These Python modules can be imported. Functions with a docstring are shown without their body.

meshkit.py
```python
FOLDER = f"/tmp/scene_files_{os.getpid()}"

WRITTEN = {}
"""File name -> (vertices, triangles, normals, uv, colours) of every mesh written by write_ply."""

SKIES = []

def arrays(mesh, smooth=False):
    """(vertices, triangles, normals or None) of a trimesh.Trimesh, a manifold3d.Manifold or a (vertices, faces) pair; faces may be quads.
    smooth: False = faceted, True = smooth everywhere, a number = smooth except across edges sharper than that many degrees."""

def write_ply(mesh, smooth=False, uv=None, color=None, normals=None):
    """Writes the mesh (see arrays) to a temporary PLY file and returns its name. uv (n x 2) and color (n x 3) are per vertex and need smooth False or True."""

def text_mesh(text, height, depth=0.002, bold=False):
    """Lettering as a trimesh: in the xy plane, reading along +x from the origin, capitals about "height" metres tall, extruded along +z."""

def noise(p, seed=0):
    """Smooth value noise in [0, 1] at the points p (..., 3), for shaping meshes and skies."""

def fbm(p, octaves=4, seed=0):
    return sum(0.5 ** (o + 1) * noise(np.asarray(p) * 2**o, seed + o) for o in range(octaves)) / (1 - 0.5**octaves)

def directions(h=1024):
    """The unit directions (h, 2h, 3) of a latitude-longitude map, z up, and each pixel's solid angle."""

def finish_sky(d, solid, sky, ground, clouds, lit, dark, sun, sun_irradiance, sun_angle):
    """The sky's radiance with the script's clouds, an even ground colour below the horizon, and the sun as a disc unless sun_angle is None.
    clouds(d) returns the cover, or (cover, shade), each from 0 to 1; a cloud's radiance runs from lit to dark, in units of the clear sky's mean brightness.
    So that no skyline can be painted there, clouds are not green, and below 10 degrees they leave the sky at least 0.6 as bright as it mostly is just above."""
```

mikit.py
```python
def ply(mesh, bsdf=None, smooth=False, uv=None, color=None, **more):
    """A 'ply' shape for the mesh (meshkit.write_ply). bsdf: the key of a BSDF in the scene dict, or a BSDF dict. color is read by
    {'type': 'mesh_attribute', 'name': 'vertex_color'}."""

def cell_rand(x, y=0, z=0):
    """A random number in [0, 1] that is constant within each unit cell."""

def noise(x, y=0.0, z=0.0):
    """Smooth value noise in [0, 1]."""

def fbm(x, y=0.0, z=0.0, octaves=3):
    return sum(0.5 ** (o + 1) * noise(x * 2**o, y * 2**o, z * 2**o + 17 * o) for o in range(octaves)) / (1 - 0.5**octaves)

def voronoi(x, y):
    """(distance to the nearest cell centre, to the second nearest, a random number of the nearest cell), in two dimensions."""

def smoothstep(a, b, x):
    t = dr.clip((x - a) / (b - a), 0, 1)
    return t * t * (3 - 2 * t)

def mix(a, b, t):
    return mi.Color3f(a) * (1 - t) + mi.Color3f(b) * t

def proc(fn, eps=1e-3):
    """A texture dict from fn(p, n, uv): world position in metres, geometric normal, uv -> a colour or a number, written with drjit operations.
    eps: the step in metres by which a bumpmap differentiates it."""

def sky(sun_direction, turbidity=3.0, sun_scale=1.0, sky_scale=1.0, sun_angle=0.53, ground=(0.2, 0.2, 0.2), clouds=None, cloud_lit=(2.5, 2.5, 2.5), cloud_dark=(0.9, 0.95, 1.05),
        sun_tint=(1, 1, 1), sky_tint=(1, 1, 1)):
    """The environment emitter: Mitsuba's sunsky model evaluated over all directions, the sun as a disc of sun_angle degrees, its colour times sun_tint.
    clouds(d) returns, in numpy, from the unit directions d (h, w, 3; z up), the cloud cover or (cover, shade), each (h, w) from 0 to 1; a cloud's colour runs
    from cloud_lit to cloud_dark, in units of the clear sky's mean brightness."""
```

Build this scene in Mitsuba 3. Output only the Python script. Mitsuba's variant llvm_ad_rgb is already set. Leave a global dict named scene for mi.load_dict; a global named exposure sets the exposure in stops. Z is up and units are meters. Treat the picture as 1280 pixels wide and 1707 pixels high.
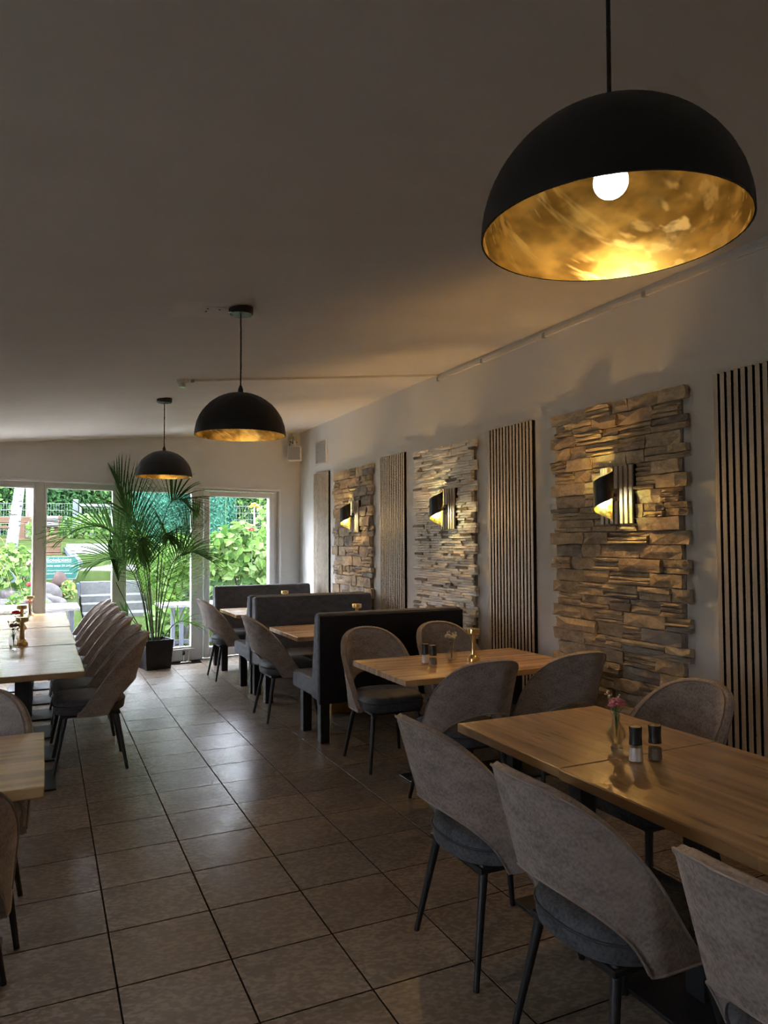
import math, random
import numpy as np
import trimesh
import manifold3d as m3
import drjit as dr
import mitsuba as mi
import mikit, meshkit
from mikit import noise, fbm, mix, smoothstep, cell_rand, proc

T = mi.ScalarTransform4f
scene, labels = {}, {}
rnd = random.Random(7)
rng = np.random.default_rng(11)

# ------------------------------------------------------------------ camera, sky, exposure
exposure = 0.38
CAM_H = 1.579
_p, _r, _y = 0.0387, -0.0048, 0.4384
_f = np.array([math.sin(_y) * math.cos(_p), math.cos(_y) * math.cos(_p), math.sin(_p)])
_rt = np.cross(_f, [0, 0, 1.0]); _rt /= np.linalg.norm(_rt)
_u = np.cross(_rt, _f)
_up = -_rt * math.sin(_r) + _u * math.cos(_r)
_eye = np.array([0, 0, CAM_H])
scene['camera'] = {'type': 'perspective', 'fov_axis': 'x', 'fov': math.degrees(2 * math.atan(640 / 1208.53)), 'near_clip': 0.05,
                   'to_world': T().look_at(origin=_eye.tolist(), target=(_eye + _f).tolist(), up=_up.tolist())}


def overcast(d):
    n = meshkit.fbm(d * 2.5, 4, 3)
    return 0.86 + 0.14 * n, np.clip(n * 1.2 - 0.3, 0, 1)


scene['sky'] = mikit.sky([0.35, 0.25, 0.9], turbidity=4.0, sun_scale=0.25, sky_scale=75.0, clouds=overcast, cloud_lit=(2.3, 2.48, 2.75), cloud_dark=(1.55, 1.72, 2.0), sun_angle=8.0, ground=(0.25, 0.26, 0.2))
BULB = (25.0, 17.0, 8.6)          # pendant bulbs, warm
PENDANT_GAIN = 3.3
SCONCE = (1.0, 0.54, 0.14)
SCONCE_GAIN = 2000.0


# ------------------------------------------------------------------ bookkeeping
def numbered(name):
    if name not in scene and name not in labels:
        return name
    k = 1
    while f'{name}_{k:03d}' in scene or f'{name}_{k:03d}' in labels:
        k += 1
    return f'{name}_{k:03d}'


_next = {}


def fresh(name):
    n = _next.get(name, 0)
    _next[name] = n + 1
    return name if n == 0 else f'{name}_{n:03d}'


def tag(key, label=None, cat=None, group=None, kind=None):
    d = labels.setdefault(key, {})
    if label: d['label'] = label
    if cat: d['category'] = cat
    if group: d['group'] = group
    if kind: d['kind'] = kind
    return key


def thing(name, label, cat, group=None, kind=None):
    return tag(fresh(name), label, cat, group, kind)


def obj(name, mesh, bsdf, parent=None, smooth=False, label=None, kind=None, M=None, **kw):
    key = fresh((parent + '__' if parent else '') + name)
    d = mesh if isinstance(mesh, dict) else mikit.ply(mesh, bsdf, smooth=smooth, **kw)
    if M is not None:
        d = {**d, 'to_world': T(M.tolist())}
    scene[key] = d
    if label or kind: tag(key, label, None, None, kind)
    return key


def struct(name, mesh, bsdf, smooth=False, label=None, cat=None):
    key = name
    if mesh is not None:
        scene[key] = mikit.ply(mesh, bsdf, smooth=smooth)
    return tag(key, label, cat, None, 'structure')


def place(x=0, y=0, z=0, rz=0.0):
    c, s = math.cos(rz), math.sin(rz)
    return np.array([[c, -s, 0, x], [s, c, 0, y], [0, 0, 1, z], [0, 0, 0, 1.0]])


def moved(mesh, M):
    m = mesh.copy(); m.apply_transform(M); return m


cat = trimesh.util.concatenate


# ------------------------------------------------------------------ mesh helpers
def hull(pts):
    return trimesh.convex.convex_hull(np.asarray(pts, float))


def box(x0, x1, y0, y1, z0, z1, b=0.0):
    if b <= 0:
        m = trimesh.creation.box((x1 - x0, y1 - y0, z1 - z0)); m.apply_translation([(x0 + x1) / 2, (y0 + y1) / 2, (z0 + z1) / 2]); return m
    P = []
    for x, sx in ((x0, 1), (x1, -1)):
        for y, sy in ((y0, 1), (y1, -1)):
            for z, sz in ((z0, 1), (z1, -1)):
                P += [(x + sx * b, y + sy * b, z), (x + sx * b, y, z + sz * b), (x, y + sy * b, z + sz * b)]
    return hull(P)


def rbox(x0, x1, y0, y1, z0, z1, r, seg=12):
    """Upholstery: a box rounded by spheres."""
    sp = trimesh.creation.uv_sphere(r, count=[seg // 2 + 1, seg]).vertices
    P = [sp + [x, y, z] for x in (x0 + r, x1 - r) for y in (y0 + r, y1 - r) for z in (z0 + r, z1 - r)]
    return hull(np.vstack(P))


def frustum(p0, p1, r0, r1, n=12):
    p0, p1 = np.asarray(p0, float), np.asarray(p1, float)
    return tube([p0, p1], [r0, r1], n)


def tube(pts, radii, n=8, cap=True):
    p = np.asarray(pts, float)
    r = np.broadcast_to(radii, (len(p),)).astype(float)
    t = np.gradient(p, axis=0) if len(p) > 2 else np.repeat((p[1:] - p[:1]), 2, 0)
    t /= np.linalg.norm(t, axis=1, keepdims=True) + 1e-12
    a = np.cross(t[0], [0, 0, 1.0] if abs(t[0][2]) < 0.9 else [1.0, 0, 0]); a /= np.linalg.norm(a)
    A = []
    for k in range(len(p)):
        a = a - t[k] * (a @ t[k]); a /= np.linalg.norm(a) + 1e-12
        A.append(a.copy())
    A = np.array(A); B = np.cross(t, A)
    ang = np.arange(n) * 2 * np.pi / n
    v = (p[:, None] + r[:, None, None] * (np.cos(ang)[None, :, None] * A[:, None] + np.sin(ang)[None, :, None] * B[:, None])).reshape(-1, 3)
    f = []
    for i in range(len(p) - 1):
        for j in range(n):
            a0, a1 = i * n + j, i * n + (j + 1) % n
            f += [[a0, a1, a1 + n], [a0, a1 + n, a0 + n]]
    if cap:
        c0, c1 = len(v), len(v) + 1
        v = np.vstack([v, p[0], p[-1]])
        for j in range(n):
            f += [[c0, (j + 1) % n, j], [c1, (len(p) - 1) * n + j, (len(p) - 1) * n + (j + 1) % n]]
    return trimesh.Trimesh(v, np.array(f), process=False)


def lathe(profile, n=32):
    return trimesh.creation.revolve(np.asarray(profile, float), sections=n)


def grid_mesh(P, close_u=False, close_v=False):
    nu, nv = P.shape[:2]
    idx = np.arange(nu * nv).reshape(nu, nv)
    f = []
    for i in range(nu if close_u else nu - 1):
        for j in range(nv if close_v else nv - 1):
            a, b, c, d = idx[i, j], idx[(i + 1) % nu, j], idx[(i + 1) % nu, (j + 1) % nv], idx[i, (j + 1) % nv]
            f += [[a, b, c], [a, c, d]]
    return trimesh.Trimesh(P.reshape(-1, 3), np.array(f), process=False)


# ------------------------------------------------------------------ materials
def pb(color, rough=0.5, spec=0.5, metallic=0.0, **more):
    c = color if isinstance(color, dict) else {'type': 'rgb', 'value': list(color)}
    r = rough if isinstance(rough, dict) else float(rough)
    return {'type': 'twosided', 'b': {'type': 'principled', 'base_color': c, 'roughness': r, 'specular': spec, 'metallic': metallic, **more}}


def bumped(inner, fn, scale, eps=1e-3):
    return {'type': 'twosided', 'b': {'type': 'bumpmap', 'arbitrary': proc(fn, eps), 'scale': scale, 'bsdf': inner['b']}}


def dif(color):
    c = color if isinstance(color, dict) else {'type': 'rgb', 'value': list(color)}
    return {'type': 'twosided', 'b': {'type': 'diffuse', 'reflectance': c}}


def leafmat(color, trans=0.7):
    c = color if isinstance(color, dict) else {'type': 'rgb', 'value': list(color)}
    return {'type': 'principledthin', 'base_color': c, 'roughness': 0.45, 'diff_trans': trans, 'spec_trans': 0.0, 'eta': 1.4}


scene['plaster'] = bumped(dif(proc(lambda p, n, uv: mix((0.73, 0.72, 0.695), (0.81, 0.80, 0.775), fbm(p.x * 2, p.y * 2, p.z * 2)))),
                          lambda p, n, uv: fbm(p.x * 90, p.y * 90, p.z * 90, 2), 0.014)
def ceiling_col(p, n, uv):
    w = 0.06 * (fbm(p.x * 7, p.y * 7, 1) - 0.5)
    filler = smoothstep(0.20, 0.17, dr.abs(p.x - 0.80) + w) * smoothstep(0.16, 0.13, dr.abs(p.y - 4.02) + w)
    return mix((0.71, 0.68, 0.64), (0.77, 0.74, 0.70), fbm(p.x * 1.3 + 5, p.y * 5, 0)) * (1 + 0.07 * filler)


scene['ceiling_paint'] = dif(proc(ceiling_col))


def tile_col(p, n, uv):
    i, j = dr.floor((p.x - 0.2546) / 0.4063), dr.floor((p.y - 4.785) / 0.4)
    k = cell_rand(i, j, 5)
    a = fbm(p.x * 5 + k * 30, p.y * 9 + k * 17, 0, 4)
    s = fbm(p.x * 60 + p.y * 25, p.y * 90, 3, 2)
    c = mix((0.110, 0.078, 0.054), (0.175, 0.134, 0.098), a)
    return c * (0.86 + 0.22 * k) * (0.78 + 0.44 * smoothstep(0.35, 0.75, s))


scene['floor_tile'] = pb(proc(tile_col), proc(lambda p, n, uv: 0.29 + 0.10 * fbm(p.x * 14, p.y * 14, 0)), 0.34)
scene['grout'] = dif((0.010, 0.008, 0.007))


def velvet(dark, light, sc=1.0):
    def fn(p, n, uv):
        a = fbm(p.x * 17 * sc, p.y * 17 * sc, p.z * 24 * sc, 3)
        b = fbm(p.x * 150 * sc, p.y * 150 * sc, p.z * 110 * sc, 3)
        return mix(dark, light, smoothstep(0.18, 0.82, 0.42 * a + 0.58 * b))
    return fn


scene['taupe_velvet'] = pb(proc(velvet((0.20, 0.16, 0.138), (0.40, 0.345, 0.31))), 0.75, 0.3, 0.0, sheen=0.7, sheen_tint=0.4)
scene['taupe_piping'] = pb((0.29, 0.25, 0.225), 0.7, 0.3)
scene['charcoal_velvet'] = pb(proc(velvet((0.018, 0.018, 0.020), (0.060, 0.060, 0.064))), 0.7, 0.3, 0.0, sheen=0.5)
scene['charcoal_piping'] = pb((0.025, 0.025, 0.028), 0.7, 0.3)
scene['booth_fabric'] = pb(proc(velvet((0.040, 0.041, 0.047), (0.088, 0.090, 0.102))), 0.75, 0.3, 0.0, sheen=0.6)
scene['booth_black'] = pb((0.006, 0.006, 0.0065), 0.6, 0.25)
scene['black_metal'] = pb((0.008, 0.008, 0.0085), 0.42, 0.4)
scene['black_shade'] = pb((0.010, 0.0095, 0.009), 0.5, 0.4)
scene['black_felt'] = dif((0.012, 0.011, 0.010))


def oak(along, across, c0, c1):
    def fn(p, n, uv):
        q = {'x': p.x, 'y': p.y, 'z': p.z}
        a, b = q[along], q[across]
        if across != 'z': b = b + 0.001
        w = dr.floor(b / 0.105)
        k = cell_rand(w, dr.floor(a / 2.1 + cell_rand(w, 3, 1) * 5), 2)
        g = fbm(a * 2.2 + k * 40, b * 26 + k * 9, p.z * 8, 4)
        f = fbm(a * 14, b * 420, 0, 2)
        kn = smoothstep(0.74, 0.9, fbm(a * 5 + k * 11, b * 34, 4, 2))
        c = mix(c0, c1, smoothstep(0.2, 0.8, g)) * (0.90 + 0.18 * k) * (0.90 + 0.20 * f)
        return c * (1 - 0.45 * kn)
    return fn


OAK0, OAK1 = (0.27, 0.150, 0.060), (0.46, 0.29, 0.135)
_orough = proc(lambda p, n, uv: 0.20 + 0.10 * fbm(p.x * 20, p.y * 20, 0))
scene['oak_top_x'] = pb(proc(oak('x', 'y', OAK0, OAK1)), _orough, 0.5)
scene['oak_top_y'] = pb(proc(oak('y', 'x', OAK0, OAK1)), _orough, 0.5)
scene['oak_slat'] = pb(proc(lambda p, n, uv: mix((0.41, 0.335, 0.26), (0.60, 0.51, 0.41), fbm(p.x * 40 + p.y * 70, p.y * 3, p.z * 3.0, 3)) * (0.85 + 0.3 * fbm(p.y * 300, p.z * 9, 1, 2))), 0.5, 0.35)
scene['oak_plinth'] = pb((0.55, 0.33, 0.09), 0.35, 0.5, 0.55)


def stone(c0, c1):
    return lambda p, n, uv: mix(c0, c1, smoothstep(0.25, 0.75, fbm(p.y * 16, p.z * 26, p.x * 16, 4))) * (0.75 + 0.5 * fbm(p.y * 90, p.z * 120, p.x * 90, 2))


_sb = lambda p, n, uv: fbm(p.x * 60, p.y * 60, p.z * 80, 3)
WARM = ['stone_tan', 'stone_brown', 'stone_umber', 'stone_sand']
for nm, c0, c1 in (('stone_tan', (0.34, 0.26, 0.17), (0.52, 0.41, 0.28)), ('stone_brown', (0.25, 0.19, 0.13), (0.41, 0.32, 0.225)),
                   ('stone_umber', (0.14, 0.11, 0.085), (0.26, 0.215, 0.17)), ('stone_sand', (0.40, 0.31, 0.20), (0.60, 0.48, 0.33))):
    scene[nm] = bumped(pb(proc(stone(c0, c1)), 0.75, 0.3), _sb, 0.012)
for nm, c0, c1 in (('slate_white', (0.74, 0.70, 0.63), (0.90, 0.87, 0.81)), ('slate_cream', (0.62, 0.57, 0.49), (0.82, 0.77, 0.68)), ('slate_brown', (0.09, 0.07, 0.055), (0.20, 0.155, 0.115))):
    scene[nm] = bumped(pb(proc(stone(c0, c1)), 0.7, 0.3), _sb, 0.008)


def leaf_gold(p, n, uv):
    a = fbm(p.x * 11, p.y * 11, p.z * 16, 4)
    s = fbm(p.x * 30 + p.z * 60, p.y * 34, p.z * 12, 3)
    return mix(mix((0.15, 0.09, 0.022), (0.66, 0.46, 0.14), smoothstep(0.32, 0.66, a)), (0.86, 0.68, 0.30), smoothstep(0.52, 0.74, s) * 0.85)


scene['gold_leaf'] = pb(proc(leaf_gold), proc(lambda p, n, uv: 0.26 + 0.30 * fbm(p.x * 24, p.y * 24, p.z * 30, 3)), 0.5, 0.95)
scene['brass'] = pb((0.78, 0.56, 0.24), 0.2, 0.5, 1.0)
scene['chrome'] = pb((0.8, 0.8, 0.82), 0.12, 0.5, 1.0)
scene['white_frame'] = pb((0.84, 0.85, 0.87), 0.35, 0.5)
scene['frame_gap'] = dif((0.03, 0.03, 0.03))
scene['white_plastic'] = pb((0.72, 0.70, 0.66), 0.4, 0.5)
scene['grey_plastic'] = pb((0.30, 0.30, 0.29), 0.6, 0.3)
scene['pane'] = {'type': 'thindielectric', 'int_ior': 1.5}
scene['vase_glass'] = {'type': 'dielectric', 'int_ior': 1.5}
scene['thin_glass'] = {'type': 'thindielectric', 'int_ior': 1.5}
scene['salt'] = dif((0.85, 0.85, 0.84))
scene['pepper'] = dif(proc(lambda p, n, uv: mix((0.03, 0.025, 0.02), (0.20, 0.165, 0.12), noise(p.x * 400, p.y * 400, p.z * 400))))
scene['pot_black'] = pb((0.011, 0.011, 0.014), 0.4, 0.4)
scene['soil'] = dif((0.03, 0.022, 0.016))
scene['palm_green'] = leafmat(proc(lambda p, n, uv: mix((0.018, 0.045, 0.012), (0.055, 0.11, 0.026), fbm(p.x * 5, p.y * 5, p.z * 5))), 0.6)
scene['palm_light'] = leafmat((0.12, 0.23, 0.04), 0.9)
scene['palm_stem'] = pb((0.055, 0.085, 0.03), 0.5, 0.4)
scene['stem_green'] = pb((0.05, 0.10, 0.03), 0.6, 0.3)
scene['petal_pink'] = dif((0.72, 0.30, 0.33))
scene['petal_red'] = dif((0.55, 0.04, 0.05))
scene['petal_white'] = dif((0.80, 0.78, 0.64))
scene['petal_dry'] = dif((0.24, 0.15, 0.09))
scene['petal_orange'] = dif((0.85, 0.42, 0.06))
# garden
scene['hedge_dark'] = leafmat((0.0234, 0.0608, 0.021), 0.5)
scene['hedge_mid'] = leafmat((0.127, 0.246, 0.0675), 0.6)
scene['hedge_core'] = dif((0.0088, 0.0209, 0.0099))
scene['thuja_green'] = leafmat((0.0351, 0.117, 0.0795), 0.4)
scene['thuja_core'] = dif((0.022, 0.0715, 0.0495))
scene['shrub_leaf'] = leafmat((0.0795, 0.15, 0.0327), 0.8)
scene['shrub_leaf_pale'] = leafmat((0.14, 0.215, 0.0748), 0.7)
scene['shrub_leaf_deep'] = leafmat((0.0327, 0.0748, 0.0164), 0.8)
scene['grass_yellow'] = leafmat((0.234, 0.257, 0.0701), 0.8)
scene['twig'] = dif((0.055, 0.03575, 0.022))
scene['boulder_grey'] = dif(proc(lambda p, n, uv: mix((0.0352, 0.0319, 0.0319), (0.102, 0.0968, 0.0968), fbm(p.x * 7, p.y * 7, p.z * 9, 4))))
scene['boulder_red'] = dif(proc(lambda p, n, uv: mix((0.0467, 0.0302, 0.0275), (0.099, 0.0742, 0.0674), fbm(p.x * 7, p.y * 7, p.z * 9, 4))))
scene['concrete'] = dif(proc(lambda p, n, uv: mix((0.0616, 0.0638, 0.0638), (0.0928, 0.0944, 0.0944), fbm(p.x * 20, p.y * 20, p.z * 20, 3))))
scene['block_blue'] = dif(proc(lambda p, n, uv: mix((0.055, 0.066, 0.0853), (0.077, 0.0907, 0.113), fbm(p.x * 25, p.y * 25, p.z * 25, 3))))
scene['ground'] = dif(proc(lambda p, n, uv: mix((0.0132, 0.022, 0.0066), (0.0374, 0.0528, 0.0176), fbm(p.x * 3, p.y * 3, 0, 4))))
scene['paving'] = dif(proc(lambda p, n, uv: mix((0.112, 0.109, 0.104), (0.15, 0.147, 0.141), fbm(p.x * 4, p.y * 4, 0, 3))))
scene['log_wood'] = pb(proc(lambda p, n, uv: mix((0.0462, 0.0211, 0.00868), (0.077, 0.0405, 0.0192), fbm(p.x * 6, p.y * 6, p.z * 26, 3))), 0.6, 0.3)
scene['log_end'] = dif((0.099, 0.0924, 0.0888))
scene['birch_bark'] = dif(proc(lambda p, n, uv: mix((0.125, 0.125, 0.122), (0.0363, 0.0347, 0.033), smoothstep(0.62, 0.74, fbm(p.x * 9, p.y * 9, p.z * 22, 3)))))
scene['dark_bark'] = dif(proc(lambda p, n, uv: mix((0.065, 0.05, 0.045), (0.17, 0.145, 0.135), fbm(p.x * 18, p.y * 18, p.z * 3, 3))))
scene['fence_metal'] = pb((0.0941, 0.103, 0.112), 0.5, 0.4)
scene['post_blue'] = pb((0.0605, 0.0759, 0.0968), 0.5, 0.4)
scene['sign_green'] = pb((0.00247, 0.0544, 0.0446), 0.5, 0.4)
scene['sign_white'] = dif((0.208, 0.213, 0.213))
scene['terrace_white'] = pb((0.181, 0.178, 0.171), 0.5, 0.4)
scene['terrace_leg'] = pb((0.077, 0.0853, 0.104), 0.5, 0.4)

scene['terrace_stone'] = dif((0.42, 0.41, 0.385))

# ------------------------------------------------------------------ room shell
XR, YC, KW = 3.38, 10.10, 0.20            # right wall, corner, skew of the window wall
XL, YF = -2.6, -2.6
CZ, CK = 3.15, 0.112                      # ceiling height at the right wall and its fall to the left
AW = math.atan(KW)


def ceil_z(x): return CZ + CK * (x - XR)


# frame of the window wall: s runs from the corner to the left along the wall, t outward, z up
_es = np.array([-math.cos(AW), -math.sin(AW), 0]); _et = np.array([-math.sin(AW), math.cos(AW), 0])
WALLM = np.eye(4); WALLM[:3, 0] = _es; WALLM[:3, 1] = _et; WALLM[:3, 3] = [XR, YC, 0]


def wall(mesh):
    m = mesh.copy(); m.apply_transform(WALLM)
    if np.linalg.det(WALLM[:3, :3]) < 0: m.invert()
    return m


S_END = (XR - XL) / math.cos(AW)
SO0, SO1, ZH = 0.345, 5.6, 2.285            # glazed opening in the window wall
struct('floor', box(XL - 0.2, XR + 0.2, YF - 0.2, 10.0, -0.2, -0.001), 'grout', label='floor of large brown stone-look tiles with dark joints')
# the floor slab's wedge up to the skew wall
struct('trim_1', wall(box(-0.2, S_END + 0.2, -1.6, 0.12, -0.2, -0.0012)), 'grout', label='screed edge of the floor along the window wall')

_tile = hull([(x * (0.4063 / 2 - 0.0032 - e), y * (0.2 - 0.0034 - e), z) for x in (-1, 1) for y in (-1, 1) for e, z in ((0.0, -0.006), (0.0, -0.0005), (0.0005, 0.0))])
_tile_d = mikit.ply(_tile, 'floor_tile')
rest = []
near = []
for i in range(-8, 8):
    for j in range(-18, 14):
        cx, cy = 0.2546 + (i + 0.5) * 0.4063, 4.785 + (j + 0.5) * 0.4
        if cx > XR + 0.1 or cx < XL - 0.1 or cy < YF: continue
        if cy > YC + KW * (cx - XR) + 0.02: continue
        d = cx * math.sin(_y) + cy * math.cos(_y); l = cx * math.cos(_y) - cy * math.sin(_y)
        vis = d > 1.2 and abs(l) < d * 0.56 + 0.35 and d > 2.0
        near.append((not vis, d, cx, cy))
near.sort()
for k, (nv, d, cx, cy) in enumerate(near):
    if k < 290 and not nv:
        obj('tile', _tile_d, None, 'floor', M=place(cx, cy, 0))
    else:
        rest.append(moved(_tile, place(cx, cy, 0)))
obj('tile_field', cat(rest), 'floor_tile', 'floor', kind='stuff', label='floor tiles running on outside the view')

struct('wall_right', box(XR, XR + 0.25, YF - 0.2, YC + 0.6, -0.2, 3.5), 'plaster', label='rough white plaster wall carrying slat panels and stone panels')
# left wall with two windows towards daylight
LW = [(-1.1, -0.6), (1.4, 2.4)]
ys = [YF - 0.2, LW[0][0], LW[0][1], LW[1][0], LW[1][1], 9.6]
left = [box(XL - 0.25, XL, ys[0], ys[5], -0.2, 0.8), box(XL - 0.25, XL, ys[0], ys[5], 2.2, 3.4)] + [box(XL - 0.25, XL, ys[a], ys[a + 1], 0.8, 2.2) for a in (0, 2, 4)]
struct('wall_left', cat(left), 'plaster', label='white plaster wall on the far left side of the room')
for w, (a, b) in enumerate(LW):
    key = f'window_{5 + w}'
    fr = [box(XL - 0.16, XL - 0.08, a, b, 0.8, 0.88), box(XL - 0.16, XL - 0.08, a, b, 2.12, 2.2)] + [box(XL - 0.16, XL - 0.08, y0, y0 + 0.08, 0.8, 2.2) for y0 in (a, (a + b) / 2 - 0.04, b - 0.08)]
    struct(key, None, None, label='white framed side window')
    obj('frame', cat(fr), 'white_frame', key)
    obj('glass_pane', box(XL - 0.125, XL - 0.12, a + 0.05, b - 0.05, 0.85, 2.15), 'pane', key)
struct('wall_front', box(XL - 0.2, XR + 0.2, YF - 0.25, YF, -0.2, 3.5), 'plaster', label='white plaster wall at the near end of the room')
struct('wall_back', cat([wall(box(-0.3, SO0, 0, 0.22, -0.2, 3.4)), wall(box(SO0, SO1, 0, 0.22, ZH, 3.4)), wall(box(SO1, S_END + 0.3, 0, 0.22, -0.2, 3.4))]), 'plaster', label='white plaster wall above and around the garden windows')
a_, b_ = XL - 0.3, XR + 0.3
cp = [(x, y, ceil_z(x) + dz) for x in (a_, b_) for y in (YF - 0.3, YC + KW * (x - XR) + 0.24) for dz in (0, 0.2)]
struct('ceiling', hull(cp), 'ceiling_paint', label='sloping off-white ceiling falling towards the left')


# ------------------------------------------------------------------ glazing of the window wall
FD0, FD1 = 0.06, 0.13                      # frame depth range in the wall
POSTS = [(5.6, 5.5), (4.62, 4.48), (3.535, 3.43), (2.625, 2.495), (1.60, 1.455), (0.40, 0.345)]


def fbox(s0, s1, z0, z1, t0=FD0, t1=FD1, b=0.006):
    return wall(box(min(s0, s1), max(s0, s1), t0, t1, z0, z1, b))


def fixed_window(n, sl, sr, pl, pr, label):
    """One fixed light between the posts pl (left) and pr (right)."""
    key = f'window_{n}'
    struct(key, None, None, label=label)
    obj('post', fbox(pl[0], pl[1], 0.0, ZH), 'white_frame', key)
    obj('head', fbox(sl, sr, ZH - 0.055, ZH), 'white_frame', key)
    obj('bottom_rail', fbox(sl, sr, 0.0, 0.165), 'white_frame', key)
    for s0, s1 in ((sl, sl - 0.022), (sr + 0.022, sr)):
        obj('glazing_bead', fbox(s0, s1, 0.165, ZH - 0.055, FD0 - 0.008, FD1 - 0.02, 0.004), 'white_frame', key)
    obj('glazing_bead', fbox(sl, sr, ZH - 0.075, ZH - 0.055, FD0 - 0.008, FD1 - 0.02, 0.004), 'white_frame', key)
    obj('glazing_bead', fbox(sl, sr, 0.165, 0.187, FD0 - 0.008, FD1 - 0.02, 0.004), 'white_frame', key)
    obj('glass_pane', wall(box(sr, sl, 0.092, 0.096, 0.165, ZH - 0.055)), 'pane', key)


fixed_window(4, 5.5, 4.62, POSTS[0], POSTS[1], 'fixed garden window farthest left behind the long table')
fixed_window(3, 4.48, 3.535, POSTS[1], POSTS[2], 'fixed garden window looking onto the birch trunk')
fixed_window(2, 3.43, 2.625, POSTS[2], POSTS[3], 'fixed garden window looking onto the green sign and steps')
fixed_window(1, 2.495, 1.60, POSTS[3], POSTS[4], 'fixed garden window behind the potted palm')
# door leaf
key = struct('door_1', None, None, label='white glazed garden door with a thick sash frame behind the far booth')
obj('post', fbox(*POSTS[4], 0.0, ZH), 'white_frame', key)
obj('post', fbox(*POSTS[5], 0.0, ZH), 'white_frame', key)
obj('head', fbox(1.455, 0.40, ZH - 0.022, ZH), 'white_frame', key)
sa, sb = 1.447, 0.405
for nm, q in (('sash_stile', (sa, sa - 0.075, 0.02, ZH - 0.03)), ('sash_stile', (sb + 0.075, sb, 0.02, ZH - 0.03)), ('sash_rail', (sa - 0.075, sb + 0.075, ZH - 0.105, ZH - 0.03)), ('sash_rail', (sa - 0.075, sb + 0.075, 0.02, 0.16))):
    obj(nm, fbox(*q, FD0 - 0.03, FD1 - 0.01, 0.008), 'white_frame', key)
obj('glass_pane', wall(box(sb + 0.07, sa - 0.07, 0.085, 0.09, 0.15, ZH - 0.1)), 'pane', key)
hd = obj('handle', cat([wall(box(1.395, 1.425, 0.005, 0.032, 1.10, 1.24, 0.006)), wall(box(1.40, 1.42, -0.03, 0.008, 1.2, 1.22)), wall(box(1.40, 1.42, -0.045, -0.028, 1.10, 1.225, 0.005))]), 'white_plastic', key)
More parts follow.
